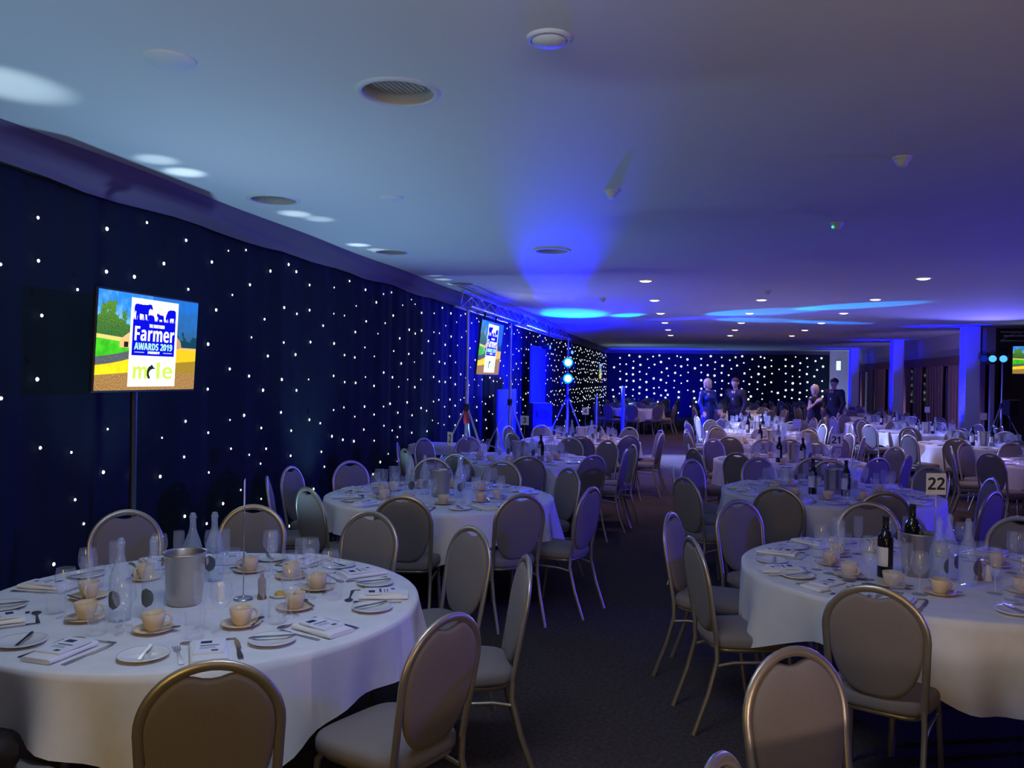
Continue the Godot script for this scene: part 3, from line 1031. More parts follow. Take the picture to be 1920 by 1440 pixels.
func screens() -> void:
	var tex := farm_picture()
	# near screen on its pole
	television("nearest farm-awards screen hanging before the starlit curtain", Vector3(-3.50, 1.905, -4.875), PI / 2, 0.05, 1.03, tex, 1.4, 0.60)
	var p := thing("screen_stand", "thin black pole stand that carries the nearest screen", "stand", Vector3(-3.62, 0, -4.875))
	part(p, "pole", lathe([[0.022, 0.0], [0.022, 1.9]], 12, true, true), M.blackmetal)
	part(p, "base", lathe([[0.0, 0.0], [0.20, 0.0], [0.20, 0.012], [0.03, 0.03], [0.022, 0.06]], 24), M.blackmetal)
	part(p, "bracket", box(Vector3(0.12, 0.30, 0.05)), M.blackmetal, Vector3(0.045, 1.9, 0), Basis(Vector3.UP, PI / 2))
	# second screen below the truss, third far along the curtain, fourth by the pillar
	television("second farm-awards screen hung under the lighting truss", Vector3(-3.30, 2.19, -13.58), PI / 2, 0.10, 1.55, tex, 1.15)
	television("tiny third screen far along the starlit curtain beyond the stage", Vector3(-3.55, 2.0, -33.2), PI / 2, 0.0, 1.06, tex, 0.8)
	var p3 := thing("screen_stand", "thin pole stand of the tiny third screen", "stand", Vector3(-3.60, 0, -33.2))
	part(p3, "pole", lathe([[0.022, 0.0], [0.022, 1.75]], 10, true, true), M.blackmetal)
	part(p3, "base", lathe([[0.0, 0.0], [0.20, 0.0], [0.20, 0.012], [0.03, 0.03], [0.022, 0.06]], 20), M.blackmetal)
	television("cropped screen at the picture's right edge beside the blue spotlights", Vector3(7.62, 2.28, -20.6), -0.30, 0.05, 1.10, tex, 1.1)
	solo("screen_hanger", tube([Vector3(0, 0, 0), Vector3(0, -0.16, 0.0)], 0.018, 0.018, 8), M.blackmetal, "black hanger bar above the cropped right-edge screen", "hanger", Vector3(7.55, 2.73, -20.66))


# ==================================================================== truss, stage lights
func truss_bar(par: Node3D, called: String, a: Vector3, b: Vector3, r: float) -> void:
	part(par, called, tube([a, b], r, r, 6), M.truss)


func tripod(label: String, at: Vector3, h: float, red := false) -> Node3D:
	var t := thing("tripod_stand", label, "stand", at)
	part(t, "mast", lathe([[0.030, 0.25], [0.030, h * 0.6], [0.022, h * 0.61], [0.022, h]], 10, true, true), M.truss)
	part(t, "collar", lathe([[0.045, 1.18], [0.05, 1.20], [0.05, 1.28], [0.045, 1.30]], 12, true, true), M.blackmetal)
	if red:
		part(t, "red_sleeve", lathe([[0.042, 1.0], [0.044, 1.005], [0.044, 1.19], [0.042, 1.195]], 12, true, true), M.red)
	for k in 3:
		var a := TAU * k / 3 + 0.5
		var d := Vector3(cos(a), 0, sin(a))
		part(t, "leg", tube([Vector3(0, 1.22, 0) + d * 0.03, d * 0.62 + Vector3(0, 0.015, 0)], 0.016, 0.016, 6), M.truss)
		part(t, "strut", tube([Vector3(0, 0.30, 0) + d * 0.02, d * 0.40 + Vector3(0, 0.43, 0)], 0.010, 0.010, 6), M.truss)
	return t


func stage() -> void:
	var x := -3.34
	tripod("crank tripod stand with red sleeve under the truss's near end", Vector3(x, 0, -12.25), 2.74, true)
	tripod("crank tripod stand under the truss's far end", Vector3(x, 0, -15.35), 2.74)
	tripod("tripod stand carrying the two bright cyan spotlights", Vector3(-3.02, 0, -20.66), 2.72)
	for s in [[-11.95, -15.6, "triangular silver lighting truss above the second screen"], [-16.2, -22.4, "second lighting truss, farther along above the blue stage panels"]]:
		var z0: float = s[0]
		var z1: float = s[1]
		var t := thing("lighting_truss", s[2], "truss", Vector3(x, 2.76, (z0 + z1) / 2))
		var half := (z0 - z1) / 2
		var cs := [Vector3(-0.12, 0, 0), Vector3(0.12, 0, 0), Vector3(0.0, 0.22, 0)]
		for c in cs:
			truss_bar(t, "chord", c + Vector3(0, 0, half), c - Vector3(0, 0, half), 0.021)
		var steps := int(half * 2 / 0.30)
		for k in 3:
			var a: Vector3 = cs[k]
			var b: Vector3 = cs[(k + 1) % 3]
			for i in steps:
				var za := half - 2 * half * i / steps
				var zc := half - 2 * half * (i + 1) / steps
				truss_bar(t, "lattice_bar", (a if i % 2 == 0 else b) + Vector3(0, 0, za), (b if i % 2 == 0 else a) + Vector3(0, 0, zc), 0.009)
	# hangers of the second screen
	for z in [-13.2, -14.0]:
		solo("screen_hanger", tube([Vector3(0, 0, 0), Vector3(0, -0.20, 0.03)], 0.018, 0.018, 8), M.blackmetal, "black hanger bar between truss and second screen, %s one" % ("nearer" if z > -13.5 else "farther"), "hanger", Vector3(-3.31, 2.76, z))
	# bright moving lights one above the other
	var heads := [[2.10, "upper bright cyan stage spotlight on its stand"], [1.70, "lower bright cyan stage spotlight on its stand"]]
	for i in 2:
		var hd = heads[i]
		var l := thing("stage_light", hd[1], "stage light", Vector3(-3.00, hd[0], -20.5), 0.20, "bright cyan stage lights")
		part(l, "housing", lathe([[0.10, -0.16], [0.13, -0.10], [0.135, 0.10], [0.125, 0.11]], 18, true), M.black, Vector3.ZERO, Basis(Vector3.RIGHT, PI / 2))
		part(l, "lens", lathe([[0.0, 0.135], [0.06, 0.131], [0.085, 0.124]], 18), M.cyanlamp, Vector3.ZERO, Basis(Vector3.RIGHT, PI / 2))
		part(l, "halo_ring", lathe([[0.085, 0.124], [0.105, 0.118], [0.124, 0.104]], 18), M.cyanring, Vector3.ZERO, Basis(Vector3.RIGHT, PI / 2))  # cyan glare round the lens, built as a glowing ring
		part(l, "yoke", tube([Vector3(-0.16, 0, 0), Vector3(-0.16, -0.14, -0.06), Vector3(-0.08, -0.19, -0.1), Vector3(0.08, -0.19, -0.1), Vector3(0.16, -0.14, -0.06), Vector3(0.16, 0, 0)], 0.012, 0.012, 6, Vector3.BACK), M.black)
	# beams that graze the ceiling: deep blue towards the viewer, cyan across to the right
	var srcs := [Vector3(-2.90, 2.36, -20.7), Vector3(-2.90, 2.36, -17.3)]
	var bls := []
	for k in 2:
		var bl := thing("beam_light", ["small beam light on top of the far lighting stand", "small beam light hanging between the blue set panels"][k], "stage light", srcs[k] + Vector3(-0.06, 0, -0.1), 0.9 if k == 0 else 1.4, "small beam lights")
		part(bl, "housing", lathe([[0.035, -0.14], [0.05, -0.10], [0.05, 0.03]], 16, true), M.black, Vector3.ZERO, Basis(Vector3.RIGHT, PI / 2))
		part(bl, "lens", lathe([[0.0, 0.04], [0.045, 0.03]], 16), M.bluelamp, Vector3.ZERO, Basis(Vector3.RIGHT, PI / 2))
		part(bl, "hanging_bar", tube([Vector3(0, 0.04, 0), Vector3(0, 0.42, 0)], 0.012, 0.012, 6), M.black)
		bls.append(bl)
	spot("ceiling_beam", srcs[1], Vector3(-1.80, CEIL, -11.1), Color(0.0, 0.008, 1.0), 640.0, 4.4, 1.0, 0.02, bls[1])
	spot("ceiling_beam", srcs[1], Vector3(-2.25, CEIL, -14.0), Color(0.0, 0.008, 1.0), 150.0, 7.0, 1.0, 0.02, bls[1])
	spot("ceiling_beam", srcs[0], Vector3(-2.10, CEIL, -17.6), Color(0.0, 0.01, 1.0), 90.0, 15.0, 0.9, 0.02, bls[0])
	spot("ceiling_beam", srcs[0], Vector3(0.2, CEIL, -18.6), Color(0.0, 0.008, 1.0), 110.0, 8.0, 0.9, 0.02, bls[0])
	# three floor cans throw the cyan pool and the two cyan streaks
	var cans := [[Vector3(-2.72, 0, -21.5), "behind the cyan spotlights"], [Vector3(-2.05, 0, -20.0), "right of the cyan spotlights"], [Vector3(-2.15, 0, -17.6), "before the black loudspeaker"]]
	for k in 3:
		var cc := thing("uplighter", "small black floor can throwing cyan light at the ceiling, %s" % cans[k][1], "uplighter", cans[k][0], 0.0, "cyan floor cans")
		part(cc, "can", lathe([[0.07, 0.0], [0.075, 0.004], [0.075, 0.16], [0.066, 0.17]], 18, true), M.black)
		part(cc, "lens", lathe([[0.0, 0.168], [0.064, 0.162]], 16), M.cyanring)
		var at: Vector3 = cans[k][0] + Vector3(0, 0.19, 0)
		if k == 0:
			spot("cyan_beam", at, Vector3(-2.50, CEIL, -17.6), Color(0.0, 0.90, 1.0), 62.0, 10.0, 0.6, 0.02, cc)
			spot("cyan_beam", at, Vector3(-2.50, CEIL, -17.9), Color(0.5, 1.0, 1.0), 26.0, 2.6, 0.9, 0.02, cc)
			spot("cyan_beam", at, Vector3(-1.35, CEIL, -17.9), Color(0.0, 0.85, 1.0), 60.0, 5.0, 0.7, 0.02, cc)
		elif k == 1:
			spot("cyan_beam", at, Vector3(1.15, CEIL, -17.15), Color(0.0, 0.66, 1.0), 46.0, 8.2, 0.25, 0.02, cc)
			spot("cyan_beam", at, Vector3(2.70, CEIL, -15.78), Color(0.0, 0.62, 1.0), 150.0, 4.6, 0.35, 0.02, cc)
		else:
			spot("cyan_beam", at, Vector3(1.35, CEIL, -19.25), Color(0.0, 0.55, 1.0), 40.0, 8.0, 0.25, 0.02, cc)
			spot("cyan_beam", at, Vector3(2.95, CEIL, -20.0), Color(0.0, 0.50, 1.0), 105.0, 4.6, 0.35, 0.02, cc)
	# pale set panels, the deep blue wash also put into their colour
	for s in [[-16.5, 1.45, 1.7, "low set panel with deep blue light put into its colour"], [-20.0, 2.45, 1.9, "tall set panel with deep blue light put into its colour"]]:
		var p := thing("set_panel", s[3], "panel", Vector3(-3.66, 0, s[0]), PI / 2, "stage set panels")
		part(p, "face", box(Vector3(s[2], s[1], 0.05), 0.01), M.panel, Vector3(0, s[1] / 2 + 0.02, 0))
		part(p, "foot", box(Vector3(s[2] * 0.9, 0.03, 0.22), 0.006), M.black, Vector3(0, 0.015, 0))
		spot("blue_wash", Vector3(-2.5, 0.25, s[0] + 0.45), Vector3(-3.58, s[1] * 0.6, s[0]), Color(0.0, 0.01, 1.0), 70.0, 55.0, 0.8, 0.05, p)
	var pa := thing("loudspeaker", "black loudspeaker cabinet between the blue set panels", "loudspeaker", Vector3(-3.30, 0, -18.3), 0.5)
	part(pa, "cabinet", box(Vector3(0.46, 1.15, 0.42), 0.012), M.black, Vector3(0, 0.575, 0))
	part(pa, "woofer", lathe([[0.0, 0.012], [0.05, 0.004], [0.14, 0.022], [0.155, 0.024], [0.16, 0.0]], 20), M.blackmetal, Vector3(0, 0.40, 0.21), Basis(Vector3.RIGHT, PI / 2))
	part(pa, "horn", box(Vector3(0.26, 0.15, 0.03), 0.008), M.blackmetal, Vector3(0, 0.90, 0.21))
	spot("curtain_wash", Vector3(-2.2, 0.22, -17.9), Vector3(-3.87, 1.7, -18.6), Color(0.0, 0.01, 1.0), 120.0, 62.0, 0.9, 0.06)
	spot("curtain_wash", Vector3(-3.3, 2.5, -22.0), Vector3(-3.87, 1.3, -23.6), Color(0.0, 0.02, 1.0), 24.0, 46.0, 0.9, 0.06)
	spot("curtain_wash", Vector3(-3.0, 2.6, -15.5), Vector3(-3.87, 2.0, -14.2), Color(0.0, 0.01, 1.0), 26.0, 56.0, 0.9, 0.06)
	spot("curtain_wash", Vector3(-1.2, 0.3, -35.6), Vector3(-1.4, 1.9, -38.8), Color(0.0, 0.01, 1.0), 46.0, 58.0, 0.9, 0.06)
	# post by the aisle, its blue light also put into the colour
	var post := thing("light_post", "slim post with blue light put into its colour, beyond the dance floor", "post", Vector3(-1.60, 0, -20.2))
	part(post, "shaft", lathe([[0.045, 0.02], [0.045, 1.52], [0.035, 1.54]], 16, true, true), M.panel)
	part(post, "base", lathe([[0.0, 0.0], [0.16, 0.0], [0.16, 0.015], [0.05, 0.03]], 20), M.black)
	spot("post_light", Vector3(-1.42, 0.08, -19.2), Vector3(-1.60, 0.9, -20.2), Color(0.0, 0.01, 1.0), 9.0, 40.0, 0.8, 0.03, post)
	var p2 := thing("light_post", "thinner grey post just left of the blue lit post", "post", Vector3(-2.28, 0, -20.6))
	part(p2, "shaft", lathe([[0.025, 0.02], [0.025, 1.30], [0.02, 1.31]], 12, true, true), M.truss)
	part(p2, "base", lathe([[0.0, 0.0], [0.14, 0.0], [0.14, 0.015], [0.03, 0.03]], 20), M.black)


# ==================================================================== pillars, windows, alcove
func right_side() -> void:
	var zs := [-21.2, -28.25, -35.3]
	for i in 3:
		var p := solo("pillar", box(Vector3(0.32, CEIL, 0.45), 0.015), M.pillar, "pale square pillar with a blue lit side, %s from the viewer" % ORD[i], "pillar", Vector3(6.34, CEIL / 2, zs[i]), 0.0, "square pillars along the windows", "structure")
		var u := thing("pillar_uplighter", "small black floor uplighter washing the %s pillar blue" % ORD[i], "uplighter", Vector3(5.88, 0, zs[i] + 0.04), 0.0, "blue uplighters at the pillars")
		part(u, "can", lathe([[0.07, 0.0], [0.075, 0.004], [0.075, 0.16], [0.066, 0.17]], 18, true), M.black)
		part(u, "lens", lathe([[0.0, 0.168], [0.064, 0.162]], 16), M.bluelamp)
		spot("pillar_beam", Vector3(5.88, 0.19, zs[i] + 0.04), Vector3(6.18, 1.9, zs[i]), Color(0.0, 0.004, 1.0), 150.0, 14.0, 0.8, 0.04, u)
		spot("pillar_glow", Vector3(5.88, 0.19, zs[i] + 0.04), Vector3(5.45, CEIL, zs[i] - 0.1), Color(0.0, 0.004, 1.0), 26.0, 12.0, 0.9, 0.04, u)
		spot("window_wash", Vector3(5.88, 0.19, zs[i] + 0.04), Vector3(6.95, 1.7, zs[i] - 3.4), Color(0.60, 0.54, 1.0), 7.0, 42.0, 1.0, 0.04, u)
		spot("pillar_hotspot", Vector3(5.88, 0.19, zs[i] + 0.04), Vector3(5.80, CEIL, zs[i] + 0.2), Color(0.0, 0.30, 1.0), 9.0, 4.0, 0.9, 0.02, u)
		var g := thing("pillar_uplighter", "second small black uplighter in front of the %s pillar" % ORD[i], "uplighter", Vector3(6.22, 0, zs[i] + 0.85), 0.0, "blue uplighters at the pillars")
		part(g, "can", lathe([[0.07, 0.0], [0.075, 0.004], [0.075, 0.16], [0.066, 0.17]], 18, true), M.black)
		part(g, "lens", lathe([[0.0, 0.168], [0.064, 0.162]], 16), M.bluelamp)
		spot("pillar_glow", Vector3(6.22, 0.19, zs[i] + 0.85), Vector3(6.28, 2.95, zs[i] + 0.22), Color(0.0, 0.004, 1.0), 22.0, 6.5, 0.8, 0.04, g)
	# window wall behind the pillars
	slab("wall_right", Vector3(0.2, 0.62, 17.2), Vector3(6.98, CEIL - 0.31, -30.4), M.wall, "pale upper band of the window wall behind the pillars", "wall")
	slab("wall_window_backing", Vector3(0.1, 2.6, 17.2), Vector3(7.30, 1.3, -30.4), M.dark, "dark outside behind the window wall", "wall")
	slab("trim_3", Vector3(0.16, 0.26, 17.2), Vector3(6.88, 2.33, -30.4), M.brownfab, "brown curtain pelmet under the upper wall band", "pelmet")
	var bays := [[-21.6, -27.95], [-28.5, -35.0], [-35.6, -38.6]]
	var wn := 0
	for b in 3:
		var z0: float = bays[b][0]
		var z1: float = bays[b][1]
		var cnt := 3 if b < 2 else 1
		for k in cnt:
			wn += 1
			var za := z0 + (z1 - z0) * k / cnt
			var zc := z0 + (z1 - z0) * (k + 1) / cnt
			var wd := absf(zc - za)
			var wi := thing("window_%d" % wn, "dark tall window with pale frame, %s along the window wall" % ORD[wn - 1], "window", Vector3(6.98, 0, (za + zc) / 2), -PI / 2, "", "structure")
			part(wi, "pane", box(Vector3(wd - 0.10, 2.05, 0.012), 0.002), M.pane, Vector3(0, 1.13, 0))
			for e in [-1.0, 1.0]:
				part(wi, "frame", box(Vector3(0.09, 2.2, 0.10), 0.006), M.wall, Vector3(e * (wd / 2 - 0.05), 1.1, 0.02))
			part(wi, "mullion", box(Vector3(0.05, 2.08, 0.06), 0.006), M.wall, Vector3(0.0, 1.12, 0.01))
			part(wi, "sill", box(Vector3(wd - 0.1, 0.08, 0.10), 0.006), M.wall, Vector3(0, 0.06, 0.02))
			for e in [-1.0, 1.0]:
				var rings := []
				for i in 31:
					var x := -0.34 + 0.68 * i / 30
					var ring := PackedVector3Array()
					for y in [2.22, 1.4, 0.7, 0.03]:
						ring.append(Vector3(x, y, 0.035 * sin(x * 55.0) + 0.01 * sin(x * 21.0 + y)))
					rings.append(ring)
				var cu := solo("window_curtain", loft(rings, false, false, false, true), M.brownfab, "brown pleated curtain at the %s edge of the %s window" % ["near" if e > 0 else "far", ORD[wn - 1]], "curtain", Vector3(6.82, 0, (za + zc) / 2 + e * (wd / 2 - 0.42)), -PI / 2, "brown window curtains")
	# fire exit sign and door at the far right corner
	var ex := thing("exit_sign", "small glowing green-white exit sign on the far corner wall", "sign", Vector3(6.30, 2.44, -38.67))
	part(ex, "case", box(Vector3(0.20, 0.42, 0.05), 0.006), M.white, Vector3(0, 0, 0.0))
	part(ex, "lit_face", box(Vector3(0.18, 0.40, 0.01), 0.003), M.exitlamp, Vector3(0, 0, 0.03))
	area("exit_glow", Vector3(6.30, 2.44, -38.60), Vector3(6.30, 2.44, -37.0), Vector2(0.18, 0.4), Color(0.7, 1.0, 0.78), 0.08, ex)
	spot("corner_wash", Vector3(5.3, 0.2, -37.6), Vector3(6.4, 1.8, -38.7), Color(0.65, 1.0, 0.95), 0.9, 50.0, 0.9, 0.05)
	spot("far_ceiling_wash", Vector3(-2.9, 0.6, -33.0), Vector3(-1.0, CEIL, -35.0), Color(0.55, 0.80, 1.0), 2.4, 60.0, 1.0, 0.05)  # unseen spot added for the star cloth glow on the ceiling
	spot("far_ceiling_wash", Vector3(2.0, 0.3, -36.8), Vector3(2.0, CEIL, -36.4), Color(0.50, 0.80, 1.0), 1.0, 62.0, 1.0, 0.05)
	# alcove: truss bar, pair of blue spotlights, stand
	var t := thing("alcove_truss", "dark horizontal truss bar above the alcove screen", "truss", Vector3(9.2, 2.72, -20.95))
	for q in [[0.0, 0.0], [0.0, 0.2], [0.2, 0.1]]:
		truss_bar(t, "chord", Vector3(-2.3, q[1], q[0]), Vector3(2.3, q[1], q[0]), 0.02)
	for i in 14:
		var xa := -2.3 + 4.6 * i / 14
		truss_bar(t, "lattice_bar", Vector3(xa, 0.0 if i % 2 == 0 else 0.2, 0), Vector3(xa + 4.6 / 14, 0.2 if i % 2 == 0 else 0.0, 0), 0.008)
	var lamps := [[6.48, "unlit-looking dim blue spotlight nearest the first pillar", M.dimblue, 0.3], [6.66, "left bright one of the paired blue spotlights", M.bluewhite, 1.0], [6.88, "right bright one of the paired blue spotlights", M.bluewhite, 1.0]]
	for l in lamps:
		var o := thing("spotlight", l[1], "spotlight", Vector3(l[0], 2.30, -20.7), -0.28, "blue spotlights by the alcove screen")
		part(o, "housing", lathe([[0.06, -0.14], [0.085, -0.08], [0.09, 0.06], [0.084, 0.07]], 16, true), M.black, Vector3.ZERO, Basis(Vector3.RIGHT, PI / 2))
		part(o, "lens", lathe([[0.0, 0.08], [0.078, 0.066]], 14), l[2], Vector3.ZERO, Basis(Vector3.RIGHT, PI / 2))
		part(o, "yoke", tube([Vector3(-0.10, 0, 0), Vector3(-0.10, 0.12, -0.02), Vector3(0, 0.16, -0.02), Vector3(0.10, 0.12, -0.02), Vector3(0.10, 0, 0)], 0.008, 0.008, 6, Vector3.BACK), M.black)
	var sp := tripod("slim tripod stand in front of the alcove wall by the first pillar", Vector3(6.95, 0, -20.95), 2.22)
	var bk := thing("equipment_case", "dark equipment stack in the alcove corner at the right edge", "case", Vector3(7.6, 0, -19.4), 0.2)
	part(bk, "lower_case", box(Vector3(1.0, 0.62, 0.6), 0.02), M.black, Vector3(0, 0.31, 0))
	part(bk, "upper_case", box(Vector3(0.7, 0.45, 0.5), 0.02), M.suit, Vector3(-0.06, 0.85, 0), Basis(Vector3.UP, 0.15))
	var pa := thing("small_speaker", "small dark speaker head on a stand beside the first pillar", "speaker", Vector3(6.85, 0.0, -20.1), 0.3)
	part(pa, "cabinet", box(Vector3(0.24, 0.34, 0.24), 0.01), M.black, Vector3(0, 1.22, 0))
	part(pa, "pole", lathe([[0.018, 0.02], [0.018, 1.06]], 8, true, true), M.blackmetal)
	part(pa, "base", lathe([[0.0, 0.0], [0.2, 0.0], [0.2, 0.012], [0.03, 0.03]], 18), M.black)


# ==================================================================== tables, chairs and what stands on them
func cloth_mesh(r: float, turn: float, sd: float) -> ArrayMesh:
	var rings := []
	var n := 144
	var drops := 13
	for i in 4:
		var ring := PackedVector3Array()
		for j in n:
			var a := TAU * j / n
			var rr: float = [0.02, r * 0.55, r * 0.96, r * 0.99][i]
			ring.append(Vector3(rr * sin(a), TOP - (0.0008 if i == 3 else 0.0), rr * cos(a)))
		rings.append(ring)
	for i in drops:
		var t := float(i) / (drops - 1)
		var ring := PackedVector3Array()
		for j in n:
			var a := TAU * j / n
			var c := pow(absf(cos(2.0 * (a - turn))), 2.2)
			var drop := 0.208 + 0.168 * c + 0.012 * sin(5.0 * a + sd)
			var fold := sin(10.0 * a + 1.8 * sin(3.0 * a + sd) + sd) + 0.35 * sin(23.0 * a + sd * 2.0)
			var rr := r + 0.004 + t * (0.012 + 0.030 * c) + pow(t, 1.2) * (0.027 + 0.034 * c) * fold
			ring.append(Vector3(rr * sin(a), TOP - 0.006 - drop * t, rr * cos(a)))
		rings.append(ring)
	return loft(rings, true, true, false, false)


func tables() -> void:
	var cloths := [cloth_mesh(0.915, 0.62, 0.3), cloth_mesh(0.915, 0.15, 1.7), cloth_mesh(0.915, 0.95, 3.1)]
	var cs := "curtain-side table"
	var mid := "middle table"
	var ps := "pillar-side table"
	# [centre, name, level of detail, chair angles (0 = towards the viewer, 90 = right), chair radius]
	var reg := [0, 36, 72, 108, 144, 180, -144, -108, -72, -36]
	var list := [
		[Vector2(-2.03, -3.20), "first " + cs, 3, [[34, 1.37], [67, 1.37], [107, 1.40], [139, 1.40], [171, 1.37], [-158, 1.47], [-131, 1.48], [-4, 1.40]], 1.36, 0],
		[Vector2(-1.97, -6.45), "second " + cs, 3, [[5, 1.25], [44, 1.26], [73, 1.34], [-30, 1.25], [-95, 1.38], [-64, 1.35], [-123, 1.30], [-159, 1.36], [168, 1.25], [132, 1.26]], 1.36, 1],
		[Vector2(-1.98, -9.60), "third " + cs, 2, [[15, 1.42], [-16, 1.35], [45, 1.41], [140, 1.50], [84, 1.29], [112, 1.42], [162, 1.43], [-140, 1.40], [-109, 1.42], [-78, 1.43], [-46, 1.45]], 1.36, 2],
		[Vector2(-1.65, -12.75), "fourth " + cs, 2, [[8, 1.33], [-140, 1.25], [147, 1.25], [40, 1.28], [112, 1.3], [76, 1.28], [-78, 1.29], [-110, 1.34], [-40, 1.34], [178, 1.3]], 1.34, 0],
		[Vector2(1.28, -1.45), "table just outside the lower right corner", 0, [[-139, 1.51], [-105, 1.27]], 1.42, 1],
		[Vector2(1.20, -4.62), "first " + mid, 3, [[-23, 1.25], [-75, 1.23], [-109, 1.38], [-141, 1.42], [-178, 1.28], [141, 1.20], [105, 1.3], [68, 1.3], [28, 1.35]], 1.30, 1],
		[Vector2(1.20, -7.70), "second " + mid, 3, [[-25, 1.32], [10, 1.22], [49, 1.36], [132, 1.44], [-59, 1.46], [-124, 1.45], [92, 1.32], [170, 1.32], [-158, 1.36], [-92, 1.36]], 1.32, 2],
		[Vector2(1.20, -10.50), "third " + mid, 2, [[-33, 1.25], [4, 1.3], [36, 1.3], [66, 1.3], [116, 1.48], [160, 1.32], [-170, 1.32], [-142, 1.45], [-90, 1.22], [-62, 1.32]], 1.32, 0],
		[Vector2(1.20, -13.30), "fourth " + mid, 2, [-30, 6, 40, 75, 112, 148, 180, -145, -108, -70], 1.33, 1],
		[Vector2(1.20, -16.10), "fifth " + mid, 1, [-34, 2, 38, 74, 110, 146, 182, -142, -106, -70], 1.33, 2],
		[Vector2(1.40, -18.75), "sixth " + mid, 1, [-34, 2, 38, 74, 110, -106, -70], 1.33, 0],
		[Vector2(4.55, -11.30), "first " + ps, 1, [-60, -25, 10, 45, -98, -135, -170, 150], 1.33, 1],
		[Vector2(4.50, -14.45), "second " + ps, 1, [-64, -30, 2, 36, 72, 108, 146, 180, -142, -104], 1.33, 0],
		[Vector2(4.45, -17.50), "third " + ps, 1, [-60, -24, 12, 48, 84, 120, 156, -168, -132, -96], 1.33, 2],
		[Vector2(4.45, -20.60), "fourth " + ps, 1, reg, 1.33, 1],
		[Vector2(4.45, -23.80), "fifth " + ps, 0, reg, 1.33, 0],
		[Vector2(4.45, -27.00), "sixth " + ps, 0, reg, 1.33, 2],
		[Vector2(4.45, -30.30), "seventh " + ps, 0, reg, 1.33, 1],
		[Vector2(4.30, -33.70), "eighth " + ps, 0, reg, 1.33, 0],
		[Vector2(1.35, -24.30), "seventh " + mid, 0, reg, 1.33, 2],
		[Vector2(1.35, -27.60), "eighth " + mid, 0, reg, 1.33, 1],
		[Vector2(1.35, -30.90), "ninth " + mid, 0, reg, 1.33, 0],
		[Vector2(1.35, -34.20), "tenth " + mid, 0, reg, 1.33, 2],
		[Vector2(-1.75, -26.90), "fifth " + cs, 0, reg, 1.33, 1],
		[Vector2(-1.75, -30.30), "sixth " + cs, 0, reg, 1.33, 0],
		[Vector2(-1.75, -33.80), "seventh " + cs, 0, reg, 1.33, 2],
	]
	for t in list:
		var c := Vector3(t[0].x, 0, t[0].y)
		var nm: String = t[1]
		solo("tablecloth", cloths[t[5]], M.cloth, "white cloth draped over the round %s" % nm, "tablecloth", c, 0.0, "white round tablecloths")
		if t[2] >= 2 or nm.begins_with("table just"):
			var tb := thing("round_table", "round folding table under the white cloth, %s" % nm, "table", c, 0.3, "round banquet tables")
			part(tb, "tabletop", lathe([[0.0, 0.715], [0.89, 0.715], [0.905, 0.722], [0.905, 0.738], [0.89, 0.745], [0.0, 0.745]], 48), M.wood)
			for k in 4:
				var a := PI / 4 + PI / 2 * k
				part(tb, "leg", tube([Vector3(cos(a) * 0.50, 0.716, sin(a) * 0.50), Vector3(cos(a) * 0.58, 0.0, sin(a) * 0.58)], 0.016, 0.016, 8), M.frame)
		var seats := []
		var deg := []
		for q in t[3]:
			seats.append(q if q is Array else [q, t[4]])
			deg.append(float(q[0] if q is Array else q))
		seat_chairs(c, nm, t[2], seats)
		lay_table(c, nm, t[2], deg)


func look_of(at: Vector3, a: float) -> String:
	var out := Vector3(sin(a), 0, cos(a))
	var to := (Vector3(0, 0, 0) - Vector3(at.x, 0, at.z)).normalized()
	var d := out.dot(to)
	return "seen from behind" if d > 0.4 else ("facing the viewer" if d < -0.4 else "seen side-on")


func clockwise(angles: Array) -> Array:
	var a := angles.duplicate()
	a.sort_custom(func(p, q): return fposmod(18.0 - p, 360.0) < fposmod(18.0 - q, 360.0))
	return a


func seat_chairs(c: Vector3, nm: String, level: int, seats: Array) -> void:
	var order := seats.duplicate()
	order.sort_custom(func(p, q): return fposmod(18.0 - p[0], 360.0) < fposmod(18.0 - q[0], 360.0))
	for k in order.size():
		var deg: float = order[k][0]
		var a := deg_to_rad(deg)
		var jit := deg_to_rad(4.0 * sin(deg * 1.7 + c.z * 3.1))
		var at: Vector3 = c + Vector3(sin(a), 0, cos(a)) * (order[k][1] - 0.268)
		var lb := "taupe oval-back chair %s, %s clockwise from near side, %s" % [look_of(at, a), ORD[k], nm]
		if nm.begins_with("table just"):
			lb = ["pink-lit oval-back chair, large in the lower right corner", "chair of which only the hoop top shows at bottom edge"][0 if deg < -120 else 1]
		var gr := "banquet chairs round the " + nm
		if level > 0 or nm.begins_with("table just"):
			place(protos.banquet_chair, lb, at, a + jit, gr)
		else:
			solo("banquet_chair", S.far_chair, null, lb, "chair", at, a + jit, gr)


